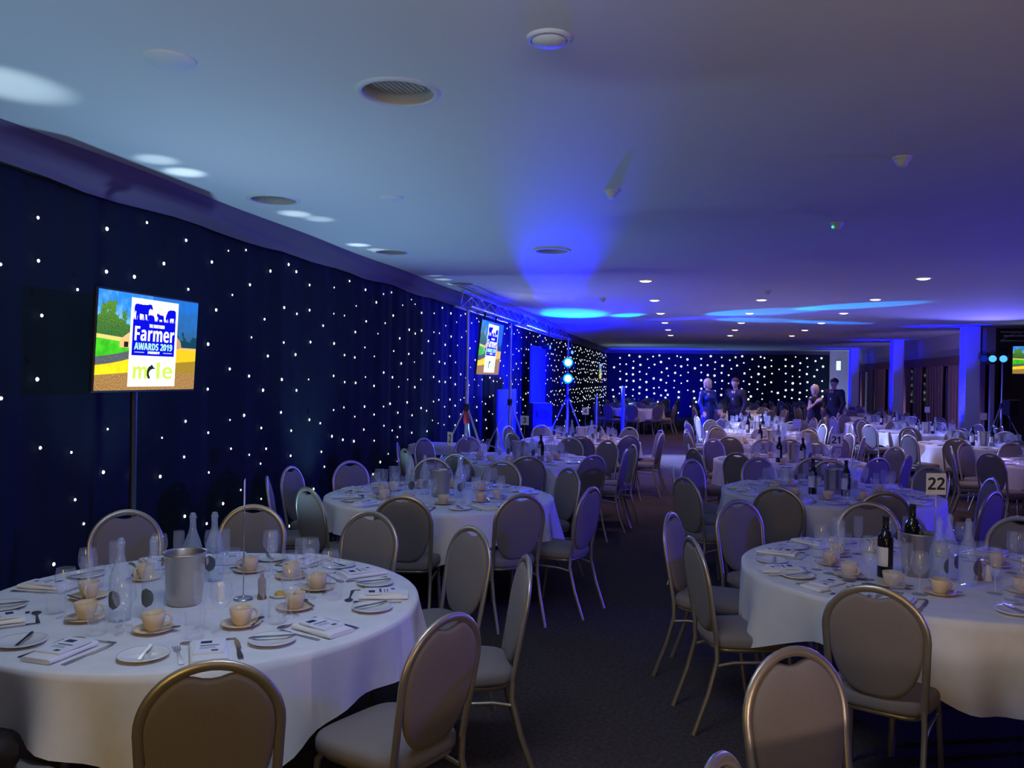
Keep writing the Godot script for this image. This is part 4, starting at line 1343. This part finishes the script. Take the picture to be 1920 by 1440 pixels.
func lay_table(c: Vector3, nm: String, level: int, angles: Array) -> void:
	if nm.begins_with("table just"):
		return
	# ten places at the table, in step with its chairs where it has them
	var order := clockwise(angles)
	while order.size() > 10:
		order.remove_at(5)
	while order.size() < 10:
		# a place without a chair in view goes into the widest gap
		var gap := 0.0
		var best := 0.0
		for i in order.size():
			var d := fposmod(order[i] - order[(i + 1) % order.size()], 360.0)
			if d > gap:
				gap = d
				best = order[i] - d / (3.0 if d > 85.0 else 2.0)
		order.append(best)
		order = clockwise(order)
	for k in 10:
		var a := deg_to_rad(order[k])
		var b := Basis(Vector3.UP, a)
		var w := "%s place clockwise from near side, %s" % [ORD[k], nm]
		var jz := 0.012 * sin(k * 3.3 + c.z)
		if level == 0:
			if k % 2 == 0:
				put("wine_glass", "tiny clear wine glass, " + w, c, b, Vector3(0.04, 0, 0.50), 0, "wine glasses on the " + nm)
			put("folded_napkin", "white folded napkin, " + w, c, b, Vector3(0, 0, 0.76), a, "napkins on the " + nm)
			continue
		put("folded_napkin", "white folded napkin, " + w, c, b, Vector3(0, 0, 0.76 + jz), a, "napkins on the " + nm)
		put("wine_glass", "clear wine glass, " + w, c, b, Vector3(0.05, 0, 0.52 + jz), a, "wine glasses on the " + nm)
		put("tumbler", "clear tumbler, " + w, c, b, Vector3(-0.04, 0, 0.55 + jz), a, "tumblers on the " + nm)
		if level == 1:
			put("flute_glass", "clear champagne flute, " + w, c, b, Vector3(-0.03, 0, 0.43 + jz), a, "flutes on the " + nm)
			put("side_plate", "small white side plate, " + w, c, b, Vector3(-0.205, 0, 0.725 + jz), a, "side plates on the " + nm)
			continue
		put("menu_booklet", "white printed menu lying on the napkin, " + w, c, b, Vector3(0.004, 0.0205, 0.75 + jz), a + 0.12 * sin(k * 2.0), "menus on the " + nm)
		put("side_plate", "small white side plate, " + w, c, b, Vector3(-0.205, 0, 0.725 + jz), a, "side plates on the " + nm)
		put("saucer", "cream saucer, " + w, c, b, Vector3(0.125, 0, 0.455 + jz), a, "saucers on the " + nm)
		put("coffee_cup", "cream coffee cup on its saucer, " + w, c, b, Vector3(0.125, 0.0065, 0.455 + jz), a + 0.7 + 0.5 * sin(k * 1.9), "coffee cups on the " + nm)
		put("flute_glass", "clear champagne flute, " + w, c, b, Vector3(-0.02, 0, 0.44 + jz), a, "flutes on the " + nm)
		if level < 3:
			continue
		put("butter_knife", "butter knife lying on the side plate, " + w, c, b, Vector3(-0.200, 0.0175, 0.715 + jz), a + 0.5 + 0.7 * sin(k * 4.0), "butter knives on the " + nm)
		put("table_knife", "steel table knife, " + w, c, b, Vector3(0.098, 0, 0.735 + jz), a + 0.08 * sin(k * 7.0), "table knives on the " + nm)
		put("table_fork", "steel table fork, " + w, c, b, Vector3(-0.095, 0, 0.735 + jz), a + 0.10 * sin(k * 5.0), "table forks on the " + nm)
		put("dessert_spoon", "steel dessert spoon above the napkin, " + w, c, b, Vector3(0.0, 0, 0.615 + jz), a + PI / 2, "dessert spoons on the " + nm)
		put("teaspoon", "small teaspoon beside the cup, " + w, c, b, Vector3(0.185, 0.016, 0.47 + jz), a - 0.4, "teaspoons on the " + nm)
	if level == 0:
		return
	var n := ["upper", "lower"]
	var I := Basis()
	var gr := "bottles on the " + nm
	if nm == "first curtain-side table":
		put("ice_bucket", "brushed metal ice bucket among the bottles, " + nm, c, I, Vector3(-0.02, 0, 0.10), 0.4)
		for q in [[-0.12, 0.37, "near left"], [-0.02, 0.31, "near right"], [-0.20, -0.23, "far left"], [-0.12, -0.28, "far right"]]:
			put("water_bottle", "clear water bottle at the %s of the ice bucket, %s" % [q[2], nm], c, I, Vector3(q[0], 0, q[1]), -0.35, gr)
		number_stand(c + Vector3(0.18, TOP, -0.02), "1", deg_to_rad(-62.0), nm)
		put("pepper_mill", "dark wooden pepper mill beside the butter dish, " + nm, c, I, Vector3(0.25, 0, -0.05), 0)
		put("salt_shaker", "white salt shaker left of the number stand, " + nm, c, I, Vector3(0.10, 0, 0.02), 0)
		var d := thing("butter_dish", "small dish holding a yellow butter curl, " + nm, "dish", c + Vector3(0.31, TOP, -0.10))
		part(d, "dish", lathe([[0.0, 0.0], [0.03, 0.0], [0.048, 0.014], [0.046, 0.016], [0.028, 0.005], [0.0, 0.004]], 20), M.china)
		part(d, "butter", lathe([[0.0, 0.005], [0.024, 0.006], [0.026, 0.014], [0.018, 0.024], [0.0, 0.028]], 14), M.lemon)
	elif nm == "first middle table":
		put("wine_bottle", "dark wine bottle with white label left of the ice bucket, " + nm, c, I, Vector3(-0.24, 0, 0.18), -0.2, gr)
		put("ice_bucket", "brushed metal ice bucket among the bottles, " + nm, c, I, Vector3(-0.07, 0, 0.10), 0.4)
		put("wine_bottle", "dark wine bottle standing in the ice bucket, " + nm, c, I, Vector3(-0.09, 0.05, 0.07), 0.2, gr)
		for q in [[-0.01, 0.24, "near right"], [0.07, 0.12, "far right"], [0.12, 0.24, "right-hand side"]]:
			put("water_bottle", "clear water bottle at the %s of the ice bucket, %s" % [q[2], nm], c, I, Vector3(q[0], 0, q[1]), 0.6, gr)
		number_stand(c + Vector3(0.03, TOP, 0.02), "22", deg_to_rad(16.0), nm)
		put("pepper_mill", "dark pepper mill beside the salt shaker, " + nm, c, I, Vector3(0.20, 0, 0.13), 0)
		put("salt_shaker", "white salt shaker beside the pepper mill, " + nm, c, I, Vector3(0.245, 0, 0.13), 0)
	else:
		put("ice_bucket", "metal ice bucket amid the bottles, " + nm, c, I, Vector3(0.02, 0, 0.06), 0.4)
		var left := nm.ends_with("curtain-side table")
		for q in ([[-0.22, 0.10, "left"], [-0.14, -0.02, "far left"], [0.16, -0.05, "far right"], [0.18, 0.08, "right"]] if left else [[0.17, 0.10, "right"], [0.20, -0.05, "far right"]]):
			put("water_bottle", "clear water bottle to the %s of the ice bucket, %s" % [q[2], nm], c, I, Vector3(q[0], 0, q[1]), 0.3, gr)
		for q in ([[0.30, 0.16, "right"]] if left else [[-0.16, 0.14, "left"], [0.10, 0.20, "near right"]]):
			if nm == "second curtain-side table":
				continue
			put("wine_bottle", "dark wine bottle to the %s of the ice bucket, %s" % [q[2], nm], c, I, Vector3(q[0], 0, q[1]), -0.2, gr)
		var nums := {"second curtain-side table": "2", "third curtain-side table": "3", "fourth curtain-side table": "4", "second middle table": "21", "third middle table": "", "second pillar-side table": "", "third pillar-side table": ""}
		if nums.has(nm):
			number_stand(c + Vector3(0.06, TOP, -0.06), nums[nm], deg_to_rad({"2": -50.0, "3": -10.0, "4": 0.0, "21": 14.0, "": 18.0}[nums[nm]]), nm)
	if nm == "fourth middle table":
		var gl := thing("glass_globe", "large clear glass globe vase on a stem, " + nm, "vase", c + Vector3(0.12, TOP, 0.42))
		part(gl, "globe", lathe([[0.02, 0.09], [0.08, 0.10], [0.125, 0.15], [0.140, 0.22], [0.125, 0.29], [0.085, 0.335]], 28), M.bottle)
		part(gl, "stem", lathe([[0.07, 0.0], [0.072, 0.006], [0.02, 0.02], [0.016, 0.05], [0.02, 0.09]], 20, true), M.bottle)


func put(kind: String, label: String, c: Vector3, b: Basis, off: Vector3, turn: float, group := "") -> Node3D:
	return place(protos[kind], label, c + Vector3(0, TOP, 0) + b * off, turn, group)


func number_stand(at: Vector3, digits: String, turn: float, nm: String) -> void:
	var s := thing("number_stand", ("table number %s card on a thin pole stand, %s" % [digits, nm] if digits != "" else "small pale unreadable number card on a thin pole stand, " + nm), "table number", at, turn, "table number stands")
	part(s, "base", lathe([[0.0, 0.0], [0.040, 0.0], [0.042, 0.004], [0.034, 0.010], [0.006, 0.014], [0.005, 0.02]], 20), M.steel)
	part(s, "pole", lathe([[0.0028, 0.012], [0.0028, 0.405]], 8), M.steel)
	var card := part(s, "card", box(Vector3(0.105, 0.110, 0.003), 0.0008), M.paper, Vector3(0, 0.455, 0))
	if digits == "":
		return
	var tm := words(digits, 0.062, 0.0012)
	part(card, "digits", tm, M.ink, Vector3(0, 0, 0.0020))


# ==================================================================== people
func nets(bones: Array, cell: float, k: float) -> ArrayMesh:
	var lo := Vector3.ONE * 99.0
	var hi := Vector3.ONE * -99.0
	for b in bones:
		var r: float = maxf(b[2], b[3]) + 0.03
		lo = lo.min(b[0] - Vector3.ONE * r).min(b[1] - Vector3.ONE * r)
		hi = hi.max(b[0] + Vector3.ONE * r).max(b[1] + Vector3.ONE * r)
	var nx := int((hi.x - lo.x) / cell) + 2
	var ny := int((hi.y - lo.y) / cell) + 2
	var nz := int((hi.z - lo.z) / cell) + 2
	var f := PackedFloat32Array()
	f.resize(nx * ny * nz)
	f.fill(1.0)
	for b in bones:
		var a: Vector3 = b[0]
		var d: Vector3 = b[1] - b[0]
		var l2 := maxf(d.length_squared(), 1e-8)
		var r0: float = b[2]
		var r1: float = b[3]
		var m := maxf(r0, r1) + k + cell * 2
		var p0 := (a.min(b[1]) - Vector3.ONE * m - lo) / cell
		var p1 := (a.max(b[1]) + Vector3.ONE * m - lo) / cell
		for z in range(maxi(0, int(p0.z)), mini(nz, int(p1.z) + 2)):
			for y in range(maxi(0, int(p0.y)), mini(ny, int(p1.y) + 2)):
				for x in range(maxi(0, int(p0.x)), mini(nx, int(p1.x) + 2)):
					var p := lo + Vector3(x, y, z) * cell
					var t := clampf((p - a).dot(d) / l2, 0.0, 1.0)
					var dd := (p - a - d * t).length() - lerpf(r0, r1, t)
					var i := (z * ny + y) * nx + x
					var h := maxf(k - absf(f[i] - dd), 0.0) / k
					f[i] = minf(f[i], dd) - h * h * k * 0.25
	var vi := {}
	var vs := PackedVector3Array()
	var sx := [0, 1, 0, 1, 0, 1, 0, 1]
	var sy := [0, 0, 1, 1, 0, 0, 1, 1]
	var sz := [0, 0, 0, 0, 1, 1, 1, 1]
	var ed := [[0, 1], [2, 3], [4, 5], [6, 7], [0, 2], [1, 3], [4, 6], [5, 7], [0, 4], [1, 5], [2, 6], [3, 7]]
	for z in nz - 1:
		for y in ny - 1:
			for x in nx - 1:
				var i := (z * ny + y) * nx + x
				if f[i] > 2.5 * cell:
					continue
				var v := []
				var neg := 0
				for q in 8:
					var w := f[i + (sz[q] * ny + sy[q]) * nx + sx[q]]
					v.append(w)
					if w < 0:
						neg += 1
				if neg == 0 or neg == 8:
					continue
				var s := Vector3.ZERO
				var n := 0
				for e in ed:
					if (v[e[0]] < 0) != (v[e[1]] < 0):
						var t: float = v[e[0]] / (v[e[0]] - v[e[1]])
						s += Vector3(lerpf(sx[e[0]], sx[e[1]], t), lerpf(sy[e[0]], sy[e[1]], t), lerpf(sz[e[0]], sz[e[1]], t))
						n += 1
				vi[i] = vs.size()
				vs.append(lo + (Vector3(x, y, z) + s / n) * cell)
	var st := SurfaceTool.new()
	st.begin(Mesh.PRIMITIVE_TRIANGLES)
	for v in vs:
		st.add_vertex(v)
	var X := 1
	var Y := nx
	var Z := nx * ny
	for i in vi:
		for ax in 3:
			var step: int = [X, Y, Z][ax]
			var u: int = [Y, Z, X][ax]
			var w: int = [Z, X, Y][ax]
			if (f[i] < 0) == (f[i + step] < 0):
				continue
			if not (vi.has(i - u - w) and vi.has(i - w) and vi.has(i - u)):
				continue
			var q := [vi[i - u - w], vi[i - w], vi[i], vi[i - u]]
			if f[i] < 0:
				q.reverse()
			for j in [0, 1, 2, 0, 2, 3]:
				st.add_index(q[j])
	st.generate_normals()
	return st.commit()


func hand(wrist: Vector3, dir: Vector3, palm: Vector3) -> Array:
	var side := dir.cross(palm).normalized()
	var o := [[wrist, wrist + dir * 0.05, 0.026, 0.030]]
	for k in 4:
		var root := wrist + dir * 0.085 + side * (0.030 - 0.020 * k)
		var l: float = [0.062, 0.072, 0.067, 0.052][k]
		o.append([wrist + dir * 0.04 + side * (0.018 - 0.012 * k), root, 0.014, 0.010])
		o.append([root, root + dir * l * 0.5 + palm * 0.008, 0.0095, 0.009])
		o.append([root + dir * l * 0.5 + palm * 0.008, root + dir * l * 0.92 + palm * 0.026, 0.009, 0.007])
	o.append([wrist + dir * 0.02 + side * 0.020, wrist + dir * 0.055 + side * 0.050 + palm * 0.012, 0.014, 0.010])
	o.append([wrist + dir * 0.055 + side * 0.050 + palm * 0.012, wrist + dir * 0.090 + side * 0.055 + palm * 0.022, 0.010, 0.008])
	return o


func person(label: String, at: Vector3, turn: float, h: float, o: Dictionary) -> void:
	var p := thing("person", label, "person", at, turn)
	var s := h / 1.75
	var lean: float = o.get("lean", 0.0)
	var female: bool = o.get("female", false)
	var sh := 0.165 if female else 0.195
	var tip := func(v: Vector3) -> Vector3: return Vector3(v.x, v.y, v.z + lean * maxf(0.0, v.y - 0.95)) * s
	var J := {}
	for e in [-1, 1]:
		J[["hip", e]] = tip.call(Vector3(e * 0.085, 0.92, 0))
		J[["knee", e]] = tip.call(Vector3(e * 0.095, 0.50, 0.015))
		J[["ankle", e]] = tip.call(Vector3(e * 0.10, 0.085, -0.02))
		J[["toe", e]] = tip.call(Vector3(e * 0.12, 0.035, 0.13))
		J[["sh", e]] = tip.call(Vector3(e * sh, 1.425, -0.005))
	var el: Array = o.elbow
	var wr: Array = o.wrist
	for k in 2:
		var e: int = [-1, 1][k]
		J[["el", e]] = tip.call(el[k])
		J[["wr", e]] = tip.call(wr[k])
	var neck: Vector3 = tip.call(Vector3(0, 1.47, 0.0))
	var head: Vector3 = tip.call(Vector3(0, 1.635, 0.015))
	var wst := 0.105 if female else 0.125
	var torso := [[tip.call(Vector3(-0.05, 0.96, 0)), tip.call(Vector3(0.05, 0.96, 0)), 0.125 * s, 0.125 * s], [tip.call(Vector3(0, 0.98, 0)), tip.call(Vector3(0, 1.14, 0.01)), 0.125 * s, wst * s], [tip.call(Vector3(0, 1.14, 0.01)), tip.call(Vector3(0, 1.32, 0.0)), wst * s, 0.130 * s], [tip.call(Vector3(-sh * 0.72, 1.38, 0)), tip.call(Vector3(sh * 0.72, 1.38, 0)), 0.085 * s, 0.085 * s]]
	if female:
		for e in [-1, 1]:
			torso.append([tip.call(Vector3(e * 0.065, 1.29, 0.09)), tip.call(Vector3(e * 0.065, 1.285, 0.095)), 0.065 * s, 0.065 * s])
	var legs := []
	var arms := []
	for e in [-1, 1]:
		legs.append([J[["hip", e]], J[["knee", e]], 0.085 * s, 0.056 * s])
		legs.append([J[["knee", e]], J[["ankle", e]], 0.055 * s, 0.038 * s])
		arms.append([J[["sh", e]], J[["el", e]], (0.044 if female else 0.054) * s, 0.038 * s])
		arms.append([J[["el", e]], J[["wr", e]], 0.037 * s, 0.025 * s])
	var feet := []
	for e in [-1, 1]:
		feet.append([J[["ankle", e]] + Vector3(0, -0.035, -0.02) * s, J[["toe", e]], 0.040 * s, 0.030 * s])
	var body := torso + legs + arms + feet
	body.append([tip.call(Vector3(0, 1.40, -0.01)), neck + Vector3(0, 0.06, 0.01) * s, 0.060 * s, 0.054 * s])
	for e in [-1, 1]:
		var dr: Vector3 = (J[["wr", e]] - J[["el", e]]).normalized()
		var pm: Vector3 = dr.cross(Vector3(0, 0, 1)).normalized() * -e
		if pm.length() < 0.5:
			pm = Vector3(0, -1, 0)
		body += hand(J[["wr", e]], dr, pm)
	# skull, face, ears
	body.append([head + Vector3(0, 0.02, -0.015) * s, head + Vector3(0, 0.03, -0.005) * s, 0.088 * s, 0.088 * s])
	body.append([head + Vector3(0, -0.04, 0.03) * s, head + Vector3(0, -0.075, 0.045) * s, 0.060 * s, 0.036 * s])
	var bm := nets(body, 0.016, 0.035)
	part(p, "body", bm, M.skin)
	var face := [[head + Vector3(0, 0.012, 0.082) * s, head + Vector3(0, -0.022, 0.100) * s, 0.008 * s, 0.014 * s], [head + Vector3(-0.022, -0.058, 0.082) * s, head + Vector3(0.022, -0.058, 0.082) * s, 0.007 * s, 0.007 * s], [head + Vector3(-0.045, 0.022, 0.068) * s, head + Vector3(-0.02, 0.024, 0.078) * s, 0.011 * s, 0.010 * s], [head + Vector3(0.02, 0.024, 0.078) * s, head + Vector3(0.045, 0.022, 0.068) * s, 0.010 * s, 0.011 * s]]
	for e in [-1, 1]:
		face.append([head + Vector3(e * 0.088, 0.02, -0.01) * s, head + Vector3(e * 0.090, -0.018, -0.005) * s, 0.014 * s, 0.010 * s])
	part(p, "face", nets(face, 0.007, 0.010), M.skin)
	var hair := [[head + Vector3(0, 0.045, -0.03) * s, head + Vector3(0, 0.05, -0.01) * s, 0.093 * s, 0.093 * s]]
	if o.get("bob", false):
		for e in [-1, 1]:
			hair.append([head + Vector3(e * 0.070, 0.03, -0.02) * s, head + Vector3(e * 0.080, -0.085, -0.01) * s, 0.045 * s, 0.032 * s])
		hair.append([head + Vector3(0, 0.02, -0.07) * s, head + Vector3(0, -0.09, -0.055) * s, 0.055 * s, 0.045 * s])
	part(p, "hair", nets(hair, 0.012, 0.03), o.hair)
	var grow := func(b: Array, g: float) -> Array: return [b[0], b[1], b[2] + g, b[3] + g]
	if o.wear == "suit":
		var jk := []
		for b in torso:
			jk.append(grow.call(b, 0.028))
		for b in arms:
			jk.append(grow.call(b, 0.018))
		jk.append([tip.call(Vector3(-0.06, 0.86, 0)), tip.call(Vector3(0.06, 0.86, 0)), 0.135 * s, 0.135 * s])
		part(p, "jacket", nets(jk, 0.018, 0.03), M.suit)
		part(p, "shirt_front", nets([[tip.call(Vector3(-0.03, 1.44, 0.105)), tip.call(Vector3(0.0, 1.24, 0.150)), 0.02, 0.012], [tip.call(Vector3(0.03, 1.44, 0.105)), tip.call(Vector3(0.0, 1.24, 0.150)), 0.02, 0.012]], 0.012, 0.03), M.shirt)
		var tr := []
		for b in legs:
			tr.append(grow.call(b, 0.026))
		part(p, "trousers", nets(tr, 0.018, 0.03), M.suit)
	else:
		var dr := []
		for b in torso:
			dr.append(grow.call(b, 0.018))
		dr.append([tip.call(Vector3(0, 0.92, 0)), tip.call(Vector3(0, o.hem, 0.01)), 0.155 * s, (0.21 if o.hem < 0.4 else 0.18) * s])
		if o.get("sleeves", false):
			for b in arms:
				dr.append(grow.call(b, 0.014))
		part(p, "dress", nets(dr, 0.018, 0.03), o.cloth)
	var shoe := []
	for b in feet:
		shoe.append(grow.call(b, 0.008))
	part(p, "shoes", nets(shoe, 0.014, 0.02), M.black)


func people() -> void:
	var hang := [Vector3(-0.24, 1.15, -0.02), Vector3(0.24, 1.15, -0.02)]
	person("blonde person in a glittering blue long-sleeved dress, standing leftmost behind the tables", Vector3(0.40, 0, -20.9), 0.6, 1.74, {"female": true, "bob": true, "hair": M.blonde, "wear": "dress", "cloth": M.bluedress, "hem": 0.25, "sleeves": true, "elbow": [Vector3(-0.22, 1.16, 0.0), Vector3(0.22, 1.16, 0.02)], "wrist": [Vector3(-0.20, 0.95, 0.14), Vector3(0.17, 0.98, 0.20)]})
	person("person in a dark suit and open collar, head bowed beside the glittering dress", Vector3(1.08, 0, -20.9), -0.5, 1.77, {"lean": 0.10, "hair": M.darkhair, "wear": "suit", "elbow": [Vector3(-0.25, 1.14, 0.02), Vector3(0.25, 1.14, 0.02)], "wrist": [Vector3(-0.22, 0.92, 0.16), Vector3(0.22, 0.92, 0.16)]})
	person("blonde person in a sleeveless dark dress, turned towards the pillars", Vector3(2.86, 0, -20.7), 0.9, 1.63, {"female": true, "bob": true, "hair": M.blonde, "wear": "dress", "cloth": M.suit, "hem": 0.48, "elbow": [Vector3(-0.23, 1.15, -0.02), Vector3(0.23, 1.15, 0.0)], "wrist": [Vector3(-0.16, 1.32, 0.14), Vector3(0.25, 0.91, 0.06)]})
	person("dark-haired person in black clothes with a white shirt front, nearest the pillars", Vector3(3.52, 0, -22.15), -0.7, 1.80, {"hair": M.darkhair, "wear": "suit", "elbow": [Vector3(-0.25, 1.15, 0.0), Vector3(0.25, 1.15, 0.0)], "wrist": [Vector3(-0.16, 1.02, 0.22), Vector3(0.22, 0.92, 0.12)]})


# ==================================================================== remaining small things
func small_things() -> void:
	var ln := thing("added_lantern", "added lantern lighting the chair from the table outside the lower right corner", "lantern", Vector3(1.28, TOP, -1.45))  # unseen lantern added to brighten the chair in the corner
	part(ln, "base", lathe([[0.0, 0.0], [0.05, 0.0], [0.05, 0.012], [0.02, 0.02]], 18), M.brass)
	part(ln, "flame_lamp", lathe([[0.0, 0.02], [0.03, 0.03], [0.04, 0.10], [0.03, 0.17], [0.0, 0.18]], 18), glow(Color(1.0, 0.72, 0.55), 2.0))
	omni("added_lantern_light", Vector3(1.28, TOP + 0.1, -1.45), Color(1.0, 0.86, 0.80), 0.42, 0.03, ln)
	# trestle table by the curtain in front of the truss
	var c := Vector3(-3.36, 0, -11.35)
	var t := thing("trestle_table", "small folding table standing by the curtain before the truss stand", "table", c, 0.0)
	part(t, "tabletop", box(Vector3(1.0, 0.03, 0.56), 0.006), M.wood, Vector3(0, 0.73, 0))
	for e in [-1.0, 1.0]:
		part(t, "leg", tube([Vector3(e * 0.42, 0.72, -0.24), Vector3(e * 0.44, 0.0, -0.27)], 0.015, 0.015, 6), M.blackmetal)
		part(t, "leg", tube([Vector3(e * 0.42, 0.72, 0.24), Vector3(e * 0.44, 0.0, 0.27)], 0.015, 0.015, 6), M.blackmetal)
	var rings := []
	for q in [[0.02, 0.752], [0.97, 0.752], [1.0, 0.748], [1.005, 0.70], [1.01, 0.62]]:
		var ring := PackedVector3Array()
		for i in 64:
			var a := TAU * i / 64
			var x: float = signf(cos(a)) * pow(absf(cos(a)), 0.16) * 0.515 * q[0]
			var z: float = signf(sin(a)) * pow(absf(sin(a)), 0.16) * 0.295 * q[0]
			ring.append(Vector3(x, q[1], z + (0.008 * sin(i * 1.9) if q[1] < 0.7 else 0.0)))
		rings.append(ring)
	solo("table_cover", loft(rings, true, true, false, false), M.cloth, "white cloth on the small folding table by the curtain", "tablecloth", c, 0.0)
	# brown patterned handbag on the seat at the lower left
	var b := thing("handbag", "brown patterned handbag with brass clasp below the nearest cloth", "handbag", Vector3(-2.16, 0.488, -2.16), -0.1)
	var r2 := []
	for q in [[0.90, 0.0], [1.0, 0.02], [0.98, 0.06], [0.84, 0.095], [0.60, 0.108]]:
		var ring := PackedVector3Array()
		for i in 28:
			var a := TAU * i / 28
			ring.append(Vector3(signf(cos(a)) * pow(absf(cos(a)), 0.5) * 0.15 * q[0], q[1], signf(sin(a)) * pow(absf(sin(a)), 0.5) * 0.07 * q[0]))
		r2.append(ring)
	part(b, "pouch", loft(r2, true, true, true), M.bag)
	part(b, "clasp", lathe([[0.0, 0.012], [0.012, 0.010], [0.016, 0.0]], 12), M.brass, Vector3(0.03, 0.055, 0.068), Basis(Vector3.RIGHT, PI / 2))
	var hp := []
	for i in 11:
		var a := PI * i / 10
		hp.append(Vector3(0.08 * cos(a), 0.10 + 0.035 * sin(a), 0.0))
	part(b, "handle", tube(hp, 0.006, 0.006, 6, Vector3(0, 0, 1)), M.bag)
